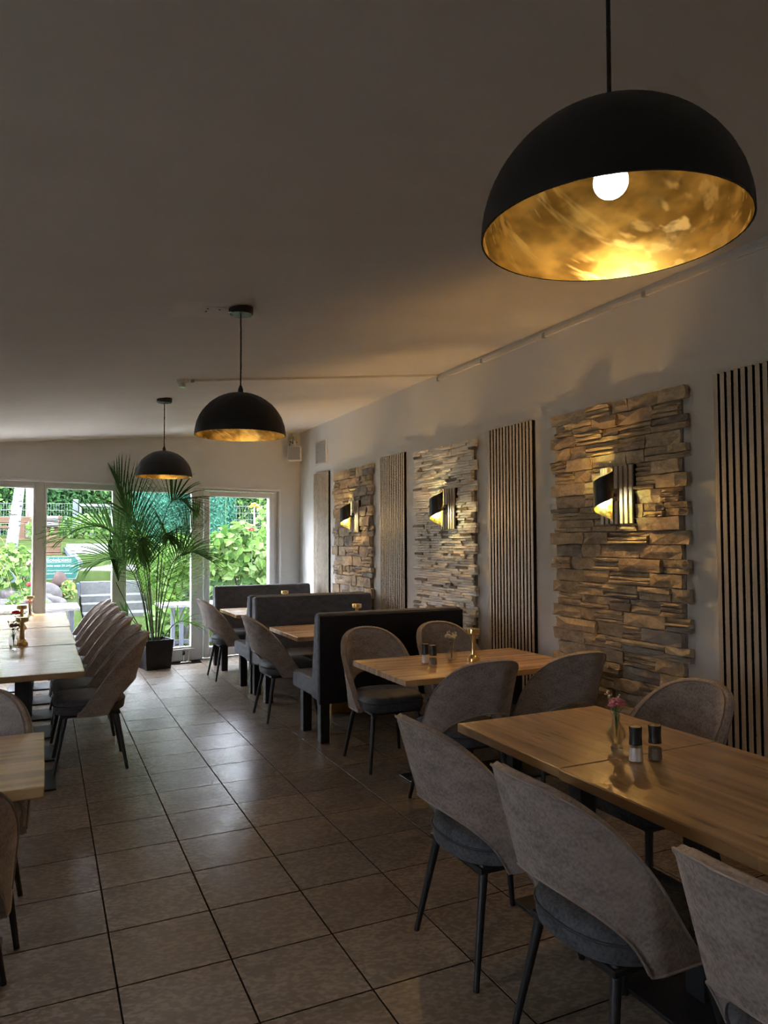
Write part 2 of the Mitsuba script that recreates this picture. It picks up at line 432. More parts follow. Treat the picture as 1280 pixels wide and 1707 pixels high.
# window sill line / reveal trim around the opening
struct('trim_2', cat([fbox(SO1, SO0, ZH - 0.002, ZH + 0.028, -0.012, 0.03, 0.004), fbox(SO0, SO0 - 0.03, 0.0, ZH + 0.028, -0.012, 0.03, 0.004)]), 'white_frame', label='slim white trim along the head and side of the window opening')


# ------------------------------------------------------------------ stone panels and slat panels on the right wall
def stone_piece(y0, y1, z0, z1, d, rough, nu=3, nv=2, x_wall=XR - 0.012):
    """One hewn stone on the wall: front grid pushed out by d with an uneven face."""
    w, h = y1 - y0, z1 - z0
    U, V = np.meshgrid(np.linspace(0, 1, nu + 1), np.linspace(0, 1, nv + 1), indexing='ij')
    jit = min(w, h) * 0.08
    Y = y0 + U * w + (rng.random(U.shape) - 0.5) * jit * ((U > 0) & (U < 1)) + (rng.random(U.shape) - 0.6) * jit * 0.7 * np.where(U == 0, -1, np.where(U == 1, 1, 0))
    Z = z0 + V * h + (rng.random(U.shape) - 0.6) * jit * 1.2 * np.where(V == 0, -1, np.where(V == 1, 1, 0))
    edge = (U == 0) | (U == 1) | (V == 0) | (V == 1)
    D = d + (rng.random(U.shape) - 0.45) * rough - edge * rough * 0.35
    front = np.stack([x_wall - D, Y, Z], -1)
    n = U.size
    v = front.reshape(-1, 3); idx = np.arange(n).reshape(U.shape)
    f = []
    for i in range(nu):
        for j in range(nv):
            a, b, c, e = idx[i, j], idx[i + 1, j], idx[i + 1, j + 1], idx[i, j + 1]
            f += [[a, c, b], [a, e, c]] if (i + j) % 2 else [[a, e, b], [b, e, c]]
    loop = list(idx[:, 0]) + list(idx[-1, 1:]) + list(idx[-2::-1, -1]) + list(idx[0, -2:0:-1])
    back = v[loop].copy(); back[:, 0] = x_wall
    v = np.vstack([v, back])
    m = len(loop)
    for k in range(m):
        a, b = loop[k], loop[(k + 1) % m]; c, e = n + (k + 1) % m, n + k
        f += [[a, b, c], [a, c, e]]
    return trimesh.Trimesh(v, np.array(f), process=False)


def ledge_panel(key, ya, yb, zt, zb, course, mats, weights, shift, wmin, wmax, depth, rough):
    """Courses of cladding, every other course shifted, so that the panel's edges are toothed."""
    n = int(round((zt - zb) / course)); course = (zt - zb) / n
    obj('backing', box(XR - 0.014, XR, ya + shift, yb - shift, zb + 0.01, zt - 0.004), 'stone_umber', key)
    pieces = []
    for r in range(n):
        z1 = zt - r * course; z0 = z1 - course
        off = shift if r % 2 else -shift * 0.0
        a, b = ya + (shift if r % 2 else 0), yb - (shift if r % 2 else 0)
        y = a
        while y < b - 0.01:
            w = rnd.uniform(wmin, wmax)
            if b - (y + w) < wmin * 0.8: w = b - y
            k = rnd.random()
            if k < 0.46:
                cells = [(z0, z1, y, y + w)]
            elif k < 0.80:
                q = z0 + (z1 - z0) * rnd.uniform(0.35, 0.65); s1, = (rnd.uniform(0.35, 0.65),)
                if w > 1.4 * wmin and rnd.random() < 0.5:
                    cells = [(z0, q, y, y + w), (q, z1, y, y + w * s1), (q, z1, y + w * s1, y + w)]
                else:
                    cells = [(z0, q, y, y + w), (q, z1, y, y + w)]
            else:
                q1 = z0 + (z1 - z0) * rnd.uniform(0.28, 0.38); q2 = z0 + (z1 - z0) * rnd.uniform(0.6, 0.72)
                cells = [(z0, q1, y, y + w), (q1, q2, y, y + w), (q2, z1, y, y + w)]
            for c0, c1, u0, u1 in cells:
                g = 0.0022
                d = depth * rnd.uniform(0.55, 1.15)
                pieces.append(((u1 - u0) * (c1 - c0), stone_piece(u0 + g, u1 - g, c0 + g, c1 - g, d, rough), rnd.choices(mats, weights)[0]))
            y += w
    pieces.sort(key=lambda t: -t[0])
    for a, m, mt in pieces[:298]:
        obj('stone', m, mt, key)
    if len(pieces) > 298:
        obj('small_stones', cat([p[1] for p in pieces[298:]]), mats[0], key, kind='stuff')
    return len(pieces)


def ledger_panel(key, ya, yb, zt, zb):
    """Thin strips of white split-face stone."""
    obj('backing', box(XR - 0.014, XR, ya + 0.04, yb - 0.04, zb + 0.01, zt - 0.004), 'slate_brown', key)
    n = 104; h = (zt - zb) / n
    pieces = []
    for r in range(n):
        z1 = zt - r * h; z0 = z1 - h
        sh = 0.055 if (r // 4) % 2 else 0.0
        a, b = ya + sh, yb - sh
        y = a
        while y < b - 0.01:
            w = rnd.uniform(0.07, 0.26)
            if b - (y + w) < 0.09: w = b - y
            mt = rnd.choices(['slate_white', 'slate_cream', 'slate_brown'], [0.66, 0.26, 0.08])[0]
            pieces.append((w, stone_piece(y + 0.0012, y + w - 0.0012, z0 + 0.0013, z1 - 0.0013, rnd.uniform(0.016, 0.046), 0.007, 3, 1), mt))
            y += w
    pieces.sort(key=lambda t: -t[0])
    for w, m, mt in pieces[:298]:
        obj('stone_strip', m, mt, key)
    for mt in ('slate_white', 'slate_cream', 'slate_brown'):
        o = [p[1] for p in pieces[298:] if p[2] == mt]
        if o: obj('short_strips', cat(o), mt, key, kind='stuff')


ST = [(3.02, 4.26), (5.28, 6.44), (7.44, 8.66)]
k1 = thing('stone_panel', 'brown stone cladding panel with toothed edges beside the nearest slat panel', 'stone panel')
n1 = ledge_panel(k1, ST[0][0], ST[0][1], 2.475, 0.10, 0.0835, WARM, [0.42, 0.28, 0.14, 0.16], 0.055, 0.14, 0.36, 0.040, 0.019)
k2 = thing('stone_panel', 'white split-face stone panel of thin strips between two slat panels', 'stone panel')
ledger_panel(k2, ST[1][0], ST[1][1], 2.45, 0.10)
k3 = thing('stone_panel', 'brown blocky stone cladding panel farthest along the wall, above the far booths', 'stone panel')
n3 = ledge_panel(k3, ST[2][0], ST[2][1], 2.445, 0.10, 0.115, WARM, [0.36, 0.32, 0.22, 0.10], 0.05, 0.12, 0.30, 0.045, 0.020)

SL = [(2.24, 2.85, 'oak slat panel nearest the camera at the right edge of the photo'), (4.49, 5.11, 'oak slat panel behind the second table, left of the nearest brown stone panel'),
      (6.66, 7.27, 'oak slat panel between the white stone panel and the far brown stone panel'), (8.86, 9.45, 'oak slat panel in the far corner below the ventilation grille')]
_slat = box(-0.012, 0, -0.0138, 0.0138, 0.06, 2.49, 0.0012)
_slat_d = mikit.ply(_slat, 'black_felt')
_ven_d = mikit.ply(box(-0.0145, -0.0118, -0.0138, 0.0138, 0.06, 2.49, 0.0008), 'oak_slat')
for a, b, lab in SL:
    k = thing('slat_panel', lab, 'slat panel')
    obj('felt_backing', box(XR - 0.012, XR, a, b, 0.06, 2.488), 'black_felt', k)
    for q in range(14):
        Ms = place(XR - 0.011, a + (q + 0.5) * (b - a) / 14, 0)
        sl = obj('slat', _slat_d, None, k, M=Ms)
        obj('veneer', _ven_d, None, sl, M=Ms)


# ------------------------------------------------------------------ wall sconces
def sconce(yc, zc, label):
    k = thing('wall_sconce', label, 'wall lamp', 'twisted black and gold wall lamps')
    bx = XR - 0.052
    obj('felt_board', box(bx, bx + 0.022, yc - 0.15, yc + 0.15, zc - 0.185, zc + 0.185), 'black_felt', k)
    for q in range(7):
        y = yc - 0.15 + (q + 0.5) * 0.3 / 7
        obj('board_slat', box(bx - 0.014, bx + 0.001, y - 0.0145, y + 0.0145, zc - 0.185, zc + 0.185, 0.002), 'oak_slat', k)
    # twisted ribbon round a vertical axis: the front half falls towards the far side, the rear half goes on falling
    cx, R, hb = bx - 0.115, 0.062, 0.165
    n = 56
    outer, inner = [], []
    for i in range(n + 1):
        s = i / n
        a = math.radians(-112 + 400 * s)            # from the near side by the wall, round the aisle side, back to the wall
        zt = zc + 0.157 - 0.169 * (400 * s - 63) / 360
        zb = zt - hb
        # angle measured from the near side (-y), turning through -x (aisle), +y (far), +x (wall)
        dx, dy = -math.sin(a), -math.cos(a)
        for lst, r in ((outer, R), (inner, R - 0.003)):
            lst.append([[cx + dx * r, yc + dy * r, zb + (zt - zb) * v] for v in (0, 0.5, 1)])
    so = grid_mesh(np.array(outer)); si = grid_mesh(np.array(inner))
    sh = obj('ribbon_shade', so, 'black_shade', k, smooth=True)
    obj('gold_lining', si, 'gold_leaf', sh, smooth=True)
    obj('bracket', cat([frustum([bx - 0.014, yc, zc], [cx, yc, zc], 0.011, 0.011), box(bx - 0.024, bx - 0.012, yc - 0.03, yc + 0.03, zc - 0.04, zc + 0.04, 0.003), frustum([cx, yc, zc - 0.02], [cx, yc, zc + 0.02], 0.017, 0.017)]), 'black_metal', k, smooth=30)
    for dz in (-0.045, 0.045):
        b = trimesh.creation.icosphere(2, 0.011); b.apply_scale([1, 1, 1.8]); b.apply_translation([cx, yc, zc + dz])
        key = obj('bulb', b, None, k, smooth=True)
        scene[key]['bsdf'] = {'type': 'diffuse', 'reflectance': {'type': 'rgb', 'value': [0.8, 0.8, 0.8]}}
        scene[key]['emitter'] = {'type': 'area', 'radiance': {'type': 'rgb', 'value': [c * SCONCE_GAIN for c in SCONCE]}}


sconce(3.57, 1.86, 'lit wall lamp on the nearest brown stone panel')
sconce(5.74, 1.86, 'lit wall lamp on the white stone panel')
sconce(7.93, 1.86, 'lit wall lamp on the farthest brown stone panel')


# ------------------------------------------------------------------ pendant lamps
_R, _H = 0.25, 0.24
_prof = [(max(_R * math.sin(t), 1e-4), _H * math.cos(t)) for t in np.linspace(0, math.pi / 2, 26)]
_prof_i = [(max((_R - 0.004) * math.sin(t), 1e-4), (_H - 0.004) * math.cos(t)) for t in np.linspace(0, math.pi / 2, 26)]
_dome_o = mikit.ply(lathe(_prof + [(_R - 0.003, 0.0)], 64), 'black_shade', smooth=50)
_dome_i = mikit.ply(lathe(_prof_i, 64), 'gold_leaf', smooth=True)
for x, y, lab in ((0.985, 1.06, 'large black dome pendant lamp with gold inside, nearest, its lit bulb showing'), (0.985, 3.98, 'black dome pendant lamp with gold inside, middle one of the row of three'),
                  (0.985, 6.83, 'black dome pendant lamp with gold inside, farthest, hanging beside the palm')):
    k = thing('pendant_lamp', lab, 'pendant lamp')
    M = place(x, y, 2.165)
    sh = obj('dome_shade', _dome_o, None, k, M=M)
    obj('gold_lining', _dome_i, None, sh, M=M)
    zc = ceil_z(x) - 2.165
    obj('cord', moved(tube([(0, 0, _H + 0.03), (0.001, 0, 0.45), (0, 0, zc - 0.02)], 0.0042, 8), M), 'black_metal', k, smooth=True)
    obj('ceiling_rose', moved(lathe([(1e-4, zc - 0.036), (0.062, zc - 0.036), (0.068, zc - 0.03), (0.068, zc + 0.012), (1e-4, zc + 0.012)], 40), M), 'black_metal', k, smooth=40)
    obj('cord_grip', moved(lathe([(1e-4, _H - 0.005), (0.014, _H - 0.005), (0.014, _H + 0.02), (0.006, _H + 0.04), (1e-4, _H + 0.04)], 20), M), 'black_metal', k, smooth=40)
    obj('socket', moved(frustum([0, 0, 0.236], [0, 0, 0.135], 0.021, 0.021, 16), M), 'black_metal', k, smooth=40)
    b = trimesh.creation.icosphere(3, 0.033); b.apply_translation([0, 0, 0.105]); b.apply_transform(M)
    key = obj('bulb', b, None, k, smooth=True)
    scene[key]['bsdf'] = {'type': 'diffuse', 'reflectance': {'type': 'rgb', 'value': [0.8, 0.8, 0.8]}}
    scene[key]['emitter'] = {'type': 'area', 'radiance': {'type': 'rgb', 'value': [c * PENDANT_GAIN for c in BULB]}}


# ------------------------------------------------------------------ chairs
def chair_parts():
    Y0, B, W0 = -0.05, 0.20, 0.250
    A90 = math.pi / 2
    us = np.linspace(-1, 1, 57)
    amax = A90 + 0.70
    FWD = 0.20          # metres of straight side per radian past 90 degrees

    def base(a):
        s = abs(a)
        c = math.cos(min(s, A90))
        return c, (Y0 - B * c + (FWD * (s - A90) if s > A90 else 0))

    def pt(a, z, off=0.0):
        s = abs(a); c, yb = base(a)
        L = 0.30 * (0.4 + 0.6 * c)
        W = W0 + 0.085 * (z - 0.40) - off
        sx = math.copysign(math.sin(min(s, A90)), a)
        return np.array([W * sx, yb - L * (z - 0.40) + off * c, z])

    def ztop(a):
        c, yb = base(a); L = 0.30 * (0.4 + 0.6 * c)
        z = (0.905 - 1.05 * (yb + 0.4 * L + 0.40)) / (1 - 1.05 * L)
        s = abs(a)
        return max(z + 0.086 * math.sin(min(s / amax, 1) * math.pi) ** 2, 0.405)

    def zbot(a):
        q = abs(a) / math.radians(72)
        return 0.388 + (0.215 * (1 - q * q) ** 0.62 if q < 1 else 0.0)

    th = 0.034
    nv = 9
    rows, top_o, top_i, bot_o = [], [], [], []
    for u in us:
        a = u * amax
        z0, z1 = zbot(a), ztop(a)
        loop = []
        for v in np.linspace(0, 1, nv): loop.append(pt(a, z0 + (z1 - z0) * v, 0))
        t = pt(a, z1, th / 2) + [0, 0, 0.012]; loop.append(t)
        for v in np.linspace(1, 0, nv): loop.append(pt(a, z0 + (z1 - z0) * v, th))
        loop.append(pt(a, z0, th / 2) - [0, 0, 0.008])
        rows.append(loop)
        top_o.append(pt(a, z1 + 0.001, -0.001)); top_i.append(pt(a, z1 + 0.001, th + 0.001)); bot_o.append(pt(a, z0 - 0.001, -0.001))
    P = np.array(rows)
    shell = grid_mesh(P, False, True)
    # end caps
    n = P.shape[1]; v = shell.vertices.tolist(); f = shell.faces.tolist()
    for i, flip in ((0, False), (len(us) - 1, True)):
        c = len(v); v.append(P[i].mean(0).tolist())
        for j in range(n):
            a, b = i * n + j, i * n + (j + 1) % n
            f.append([c, b, a] if not flip else [c, a, b])
    shell = trimesh.Trimesh(np.array(v), np.array(f), process=False); shell.fix_normals()
    pip = cat([tube(top_o, 0.0045, 6), tube(top_i, 0.0045, 6), tube(bot_o, 0.004, 6)])
    # seat: rounded D cushion
    ang = np.linspace(0, 2 * math.pi, 60, endpoint=False)

    def plan(k, z):
        pts = []
        for t in ang:
            c, s = math.cos(t), math.sin(t)
            e = 2.0 / (4.2 if s > 0 else 2.5)
            x = 0.232 * math.copysign(abs(c) ** e, c); y = (0.245 if s > 0 else 0.235) * math.copysign(abs(s) ** e, s)
            pts.append([x * k, y * k, z])
        return pts
    rings = [(1e-3, 0.395), (0.90, 0.395), (0.965, 0.402), (0.985, 0.42), (0.99, 0.455), (0.985, 0.468), (0.95, 0.488), (0.86, 0.500), (0.6, 0.507), (0.3, 0.509), (1e-3, 0.509)]
    seat = grid_mesh(np.array([plan(k, z) for k, z in rings]), False, True); seat.fix_normals()
    ring = plan(0.995, 0.458); sp = tube(ring + ring[:1], 0.0045, 6, cap=False)
    legs = []
    for sx in (-1, 1):
        for sy in (-1, 1):
            legs.append(cat([frustum([sx * 0.165, sy * 0.16, 0.40], [sx * 0.222, sy * 0.232, 0.012], 0.0175, 0.0105, 14), frustum([sx * 0.222, sy * 0.232, 0.013], [sx * 0.2235, sy * 0.2345, 0.0], 0.0115, 0.0105, 14)]))
    plate = box(-0.19, 0.19, -0.19, 0.19, 0.375, 0.397, 0.004)
    return shell, pip, seat, sp, legs, plate


_sh, _pi, _se, _sp, _lg, _pl = chair_parts()
CH = dict(shell=mikit.ply(_sh, 'taupe_velvet', smooth=50), pip=mikit.ply(_pi, 'taupe_piping', smooth=True), seat=mikit.ply(_se, 'charcoal_velvet', smooth=40), sp=mikit.ply(_sp, 'charcoal_piping', smooth=True),
          legs=[mikit.ply(g, 'black_metal', smooth=40) for g in _lg], plate=mikit.ply(_pl, 'black_metal'))
FACE = {'+x': -90, '-x': 90, '+y': 0, '-y': 180}


def chair(x, y, face, label, group=None, turn=0.0):
    k = thing('dining_chair', label, 'chair', group)
    M = place(x, y, 0, math.radians(FACE[face] + turn))
    b = obj('backrest', CH['shell'], None, k, M=M, label='taupe velvet wrap-around backrest')
    obj('piping', CH['pip'], None, b, M=M)
    s = obj('seat', CH['seat'], None, k, M=M, label='charcoal velvet seat cushion')
    obj('piping', CH['sp'], None, s, M=M)
    obj('seat_plate', CH['plate'], None, k, M=M)
    for g in CH['legs']: obj('leg', g, None, k, M=M)
    return k


chair(1.62, 2.44, '+x', 'taupe chair on the aisle side of the front table, farthest of the three there')
chair(1.612, 1.76, '+x', 'taupe chair on the aisle side of the front table, middle of the three there')
chair(1.64, 1.065, '+x', 'taupe chair cut off by the lower right corner of the photo')
chair(2.44, 2.46, '-x', 'taupe chair on the wall side of the front table, below the nearest slat panel')
chair(2.27, 3.78, '+y', 'taupe chair with its back to the camera at the second table, aisle end')
chair(2.92, 3.78, '+y', 'taupe chair with its back to the camera at the second table, wall end')
chair(2.235, 4.76, '-y', 'taupe chair facing the camera at the second table, in front of the black booth back')
chair(2.90, 4.83, '-y', 'taupe chair facing the camera behind the flower vase on the second table')
chair(2.00, 6.38, '+x', 'taupe chair at the aisle end of the nearer booth table')
chair(2.00, 8.46, '+x', 'taupe chair at the aisle end of the far booth table near the garden door')
ROW = ['nearest of the row of seven chairs along the long table', 'second from the near end of the row along the long table', 'third from the near end of the row along the long table', 'fourth, the middle one, of the seven chairs along the long table',
       'fifth from the near end of the row along the long table', 'second from the far end of the row along the long table', 'farthest of the row along the long table, by the window']
for y, lab, tr in zip((5.62, 6.10, 6.74, 7.28, 7.90, 8.42, 8.93), ROW, (0, 2, -1, 2, 0, -2, 1)):
    chair(0.31, y, '-x', 'taupe chair facing left, ' + lab, 'chairs along the long table', tr)
chair(-0.30, 3.45, '-y', 'taupe chair facing the camera behind the pale table end at the left edge')
chair(-0.335, 2.745, '+y', 'taupe chair seen from behind, cut off by the left edge of the photo')
for y in (6.3, 7.5):
    chair(-0.72, y, '+x', 'taupe chair on the far side of the long table, only its legs showing', 'chairs on the far side of the long table')


# ------------------------------------------------------------------ tables
def table(x0, x1, y0, y1, grain, label, pedestals, ztop=0.76, th=0.038, plinth=False, base_side=0.42, group=None):
    k = thing('dining_table', label, 'table', group)
    obj('tabletop', box(x0, x1, y0, y1, ztop - th, ztop, 0.004), 'oak_top_' + grain, k)
    for px, py in pedestals:
        obj('pedestal', cat([box(px - 0.04, px + 0.04, py - 0.04, py + 0.04, 0.012, ztop - th - 0.006, 0.003)]), 'black_metal', k)
        obj('base_plate', box(px - base_side / 2, px + base_side / 2, py - base_side / 2, py + base_side / 2, 0.0, 0.014, 0.003), 'black_metal', k)
        obj('top_plate', box(px - 0.16, px + 0.16, py - 0.16, py + 0.16, ztop - th - 0.008, ztop - th + 0.001), 'black_metal', k)
    return k


table(1.68, 2.47, 2.115, 2.825, 'y', 'square oak table, the far piece of the front table, flower vase on it', [(2.08, 2.47)])
table(1.672, 2.462, 0.80, 2.112, 'y', 'long oak table, the near piece of the front table, salt and pepper mills on it', [(2.07, 1.05), (2.07, 1.85)])
table(1.915, 3.215, 3.80, 4.60, 'x', 'oak table against the wall with a gold table lamp, before the black booth back', [(2.38, 4.2), (2.95, 4.2)])
kb = table(1.95, 3.22, 5.90, 6.74, 'x', 'oak table between the two nearer booths', [])
obj('plinth', box(2.38, 3.0, 6.22, 6.46, 0.0, 0.70, 0.004), 'oak_plinth', kb, label='golden oak plinth under the booth table')
kc = table(1.93, 3.20, 7.96, 8.80, 'x', 'oak table between the two far booths near the window', [])
obj('plinth', box(2.38, 3.0, 8.26, 8.50, 0.0, 0.70, 0.004), 'oak_plinth', kc)
LT = [(4.985, 5.665, 'nearest piece of the long oak table on the left, plain end edge showing'), (5.67, 6.34, 'second piece of the long oak table, towards the camera end'), (6.345, 7.015, 'third piece of the long oak table, under the dried flowers and nearest gold lamp'),
      (7.02, 7.69, 'fourth piece of the long oak table, under the red bloom'), (7.695, 8.365, 'fifth piece of the long oak table towards the window'), (8.37, 9.22, 'last piece of the long oak table by the window')]
for q, (a, b, lab) in enumerate(LT):
    table(-0.56 - 0.003 * (q % 2), 0.245 - 0.006 * (q % 2), a, b, 'x', lab, [(-0.12, (a + b) / 2)], ztop=0.76 - 0.002 * (q % 2))
table(-1.30, 0.012, 2.715, 3.49, 'x', 'pale oak table end at the left edge of the photo', [(-0.98, 3.1), (-0.34, 3.1)])


# ------------------------------------------------------------------ booths
def bench(y_back, face, label, x0=1.95, x1=3.26, closed_back=False):
    """y_back: the plane of the bench's back; face +1 sits towards the window, -1 towards the camera."""
    k = thing('booth_bench', label, 'bench')
    f = face

    def yb(a, b): return (y_back + f * a, y_back + f * b) if f > 0 else (y_back + f * b, y_back + f * a)
    a, b = yb(0.02, 0.05); 
    obj('back_panel', box(x0 + 0.004, x1 - 0.004, *sorted((y_back, y_back + f * 0.024)), 0.30, 0.985, 0.004), 'booth_black' if closed_back else 'booth_fabric', k)
    # upholstered backrest, thinner at the top
    sp = trimesh.creation.uv_sphere(0.03, count=[6, 12]).vertices
    P = []
    for x in (x0 + 0.03, x1 - 0.03):
        for (dy, z) in ((0.052, 0.345), (0.052, 0.975), (0.095, 0.975), (0.165, 0.50), (0.165, 0.345)):
            P.append(sp + [x, y_back + f * dy, z])
    obj('backrest', hull(np.vstack(P)), 'booth_fabric', k, smooth=40)
    a, b = yb(0.10, 0.68)
    obj('seat', rbox(x0, x1, a, b, 0.33, 0.475, 0.028), 'booth_fabric', k, smooth=40)
    for x in (x0 + 0.012, x1 - 0.09):
        for dy in (0.0, 0.42):
            c, e = yb(dy, dy + 0.075)
            obj('leg', box(x, x + 0.075, c, e, 0.0, 0.345, 0.003), 'black_metal', k)
    return k


bench(5.36, 1, 'dark grey booth bench with a black flat back towards the camera, nearest of the booths', closed_back=True)
bench(7.40, -1, 'dark grey upholstered booth bench facing the camera, behind the nearer booth table')
bench(7.415, 1, 'dark grey booth bench facing the window, back to back with the one before it', x0=1.935)
bench(9.36, -1, 'dark grey upholstered booth bench against the garden window', x0=1.96, x1=3.24)


# ------------------------------------------------------------------ things on the tables
ZT = 0.761


def mill(x, y, fill, label):
    k = thing('spice_mill', label, 'salt and pepper mill')
    M = place(x, y, ZT)
    obj('glass_jar', moved(lathe([(1e-4, 0.0), (0.026, 0.0), (0.0275, 0.004), (0.0235, 0.066), (1e-4, 0.066)], 28), M), 'thin_glass', k, smooth=40)
    top = 0.054 if fill == 'salt' else 0.047
    obj('filling', moved(lathe([(1e-4, 0.006), (0.0245, 0.006), (0.0225, top), (1e-4, top + 0.003)], 24), M), fill, k, smooth=40)
    obj('cap', moved(lathe([(1e-4, 0.064), (0.0235, 0.064), (0.0215, 0.090), (0.0235, 0.126), (0.0225, 0.129), (1e-4, 0.129)], 28), M), 'black_metal', k, smooth=40)


def petals(c, r, n, mat_, key, squash=0.8, name='blossom', seed=0):
    rr = np.random.default_rng(seed)
    ms = []
    for i in range(n):
        t = rr.random() * 2 * math.pi; ph = math.acos(1 - 1.3 * rr.random())
        d = np.array([math.sin(ph) * math.cos(t), math.sin(ph) * math.sin(t), math.cos(ph) * squash])
        s = trimesh.creation.icosphere(1, r * 0.42); s.apply_scale([1, 1, 0.5]); s.apply_translation(np.array(c) + d * r * 0.8)
        ms.append(s)
    return obj(name, cat(ms), mat_, key, smooth=True)


def bouquet(key, x, y, z0, z1, heads, mat_, seed, spread=0.03, r=0.016, sprig=None):
    rr = np.random.default_rng(seed)
    for i in range(heads):
        t = 2 * math.pi * i / max(heads, 1) + rr.random()
        q = spread * (0.3 + 0.7 * rr.random()) if heads > 1 else 0
        top = [x + q * math.cos(t), y + q * math.sin(t), z1 + (rr.random() - 0.5) * 0.02]
        obj('stalk', tube([(x, y, z0), (x + q * 0.3 * math.cos(t), y + q * 0.3 * math.sin(t), (z0 + z1) / 2), top], 0.0014, 5), 'stem_green', key, smooth=True)
        petals(top, r, 16, mat_, key, name='blossom', seed=seed * 10 + i)
    if sprig:
        for i in range(5):
            t = rr.random() * 6.28; q = spread * 1.2
            top = np.array([x + q * math.cos(t), y + q * math.sin(t), z1 + 0.02 + rr.random() * 0.02])
            obj('sprig', cat([tube([(x, y, z0 + 0.03), top], 0.0008, 4)] + [trimesh.creation.icosphere(1, 0.0035).apply_translation(top + (rr.random(3) - 0.5) * 0.014) for _ in range(3)]), sprig, key)
    lf = []
    for i in range(5):
        t = rr.random() * 6.28
        a = np.array([x, y, z1 - 0.035]); d = np.array([math.cos(t), math.sin(t), 0.4]); w = np.array([-math.sin(t), math.cos(t), 0])
        v = np.array([a, a + d * 0.02 + w * 0.007, a + d * 0.04, a + d * 0.02 - w * 0.007]); lf.append(trimesh.Trimesh(v, [[0, 1, 2], [0, 2, 3]], process=False))
    obj('leaves', cat(lf), 'stem_green', key)


def vase(x, y, prof, label, z=ZT, n=28, cut=0.0, tall=1.4):
    prof = [(r, h * tall) for r, h in prof]
    k = thing('flower_vase', label, 'vase')
    m = lathe(prof, n)
    if cut:
        v = m.vertices; a = np.arctan2(v[:, 1], v[:, 0]); r = np.hypot(v[:, 0], v[:, 1])
        band = np.exp(-((v[:, 2] - 0.05) / 0.034) ** 2) * (r > 0.012)
        g = 1 + cut * band * np.sign(np.sin(a * 7 + v[:, 2] * 160)) * 0.5
        v[:, 0] *= g; v[:, 1] *= g; m.vertices = v
    obj('vessel', moved(m, place(x, y, z)), 'vase_glass', k, smooth=False if cut else 40)
    return k


BUD = [(1e-4, 0.0), (0.021, 0.0), (0.024, 0.006), (0.018, 0.014), (0.033, 0.036), (0.036, 0.046), (0.026, 0.062), (0.0155, 0.075), (0.0135, 0.088), (0.018, 0.099), (0.0155, 0.099), (0.011, 0.088), (0.012, 0.076), (0.021, 0.062), (0.030, 0.046), (0.014, 0.018), (1e-4, 0.014)]
ROUND = [(1e-4, 0.0), (0.018, 0.0), (0.033, 0.014), (0.037, 0.030), (0.030, 0.048), (0.014, 0.060), (0.0115, 0.080), (0.0165, 0.096), (0.014, 0.096), (0.009, 0.08), (0.011, 0.061), (0.027, 0.046), (0.033, 0.03), (0.029, 0.016), (1e-4, 0.006)]
TALL = [(1e-4, 0.0), (0.024, 0.0), (0.028, 0.02), (0.034, 0.055), (0.032, 0.075), (0.022, 0.09), (0.022, 0.1), (0.019, 0.1), (0.019, 0.09), (0.029, 0.075), (0.031, 0.055), (0.025, 0.02), (1e-4, 0.008)]

mill(1.978, 2.050, 'salt', 'salt mill with a black cap and white filling on the front table')
mill(2.057, 2.035, 'pepper', 'pepper mill with a black cap and dark filling on the front table')
v = vase(2.023, 2.197, BUD, 'cut glass bud vase of pink flowers on the front table', cut=0.10, n=28)
bouquet(v, 2.023, 2.197, ZT + 0.03, ZT + 0.180, 7, 'petal_pink', 5, 0.028, 0.020, 'petal_white')
mill(2.298, 4.266, 'salt', 'salt mill with a black cap and white filling on the second table')
mill(2.310, 4.182, 'pepper', 'pepper mill with a black cap and dark filling on the second table')
v = vase(2.489, 4.249, ROUND, 'round glass vase of white flowers on the second table')
bouquet(v, 2.489, 4.249, ZT + 0.016, ZT + 0.172, 3, 'petal_white', 8, 0.026, 0.020, 'petal_white')


def gold_lamp(x, y, label, z=ZT, s=1.0):
    k = thing('table_lamp', label, 'table lamp')
    M = place(x, y, z)
    P = lambda q: [(r * s, h * s) for r, h in q]
    obj('base', moved(lathe(P([(1e-4, 0), (0.044, 0), (0.045, 0.004), (0.044, 0.022), (0.034, 0.03), (0.024, 0.046), (1e-4, 0.05)]), 40), M), 'brass', k, smooth=40)
    obj('stem', moved(lathe(P([(1e-4, 0.03), (0.022, 0.044), (0.0165, 0.08), (0.0155, 0.185), (1e-4, 0.188)]), 32), M), 'brass', k, smooth=40)
    obj('head', moved(lathe(P([(1e-4, 0.178), (0.034, 0.178), (0.046, 0.186), (0.046, 0.214), (0.043, 0.218), (1e-4, 0.218)]), 40), M), 'brass', k, smooth=40)


gold_lamp(2.631, 4.204, 'gold mushroom-topped table lamp beside the white flowers on the second table')
gold_lamp(2.68, 6.33, 'gold table lamp on the nearer booth table, only its top showing above the black bench')
gold_lamp(2.62, 8.40, 'small table lamp on the far booth table, its pale top just showing above the bench')
gold_lamp(-0.149, 6.46, 'gold table lamp nearest on the long left table, beside the dried flowers')
gold_lamp(-0.181, 7.69, 'gold table lamp behind the red flower on the long left table')
gold_lamp(-0.132, 8.95, 'gold table lamp farthest along the long left table, before the window post')
v = vase(-0.206, 6.345, TALL, 'glass vase of dried brown flowers on the long left table', cut=0.08, n=20, tall=1.05)
bouquet(v, -0.206, 6.345, ZT + 0.02, ZT + 0.165, 6, 'petal_dry', 12, 0.034, 0.017, 'petal_dry')
v = vase(-0.20, 7.55, BUD, 'glass vase with one red bloom on the long left table')
bouquet(v, -0.225, 7.55, ZT + 0.02, ZT + 0.155, 1, 'petal_red', 15, 0.02, 0.032)
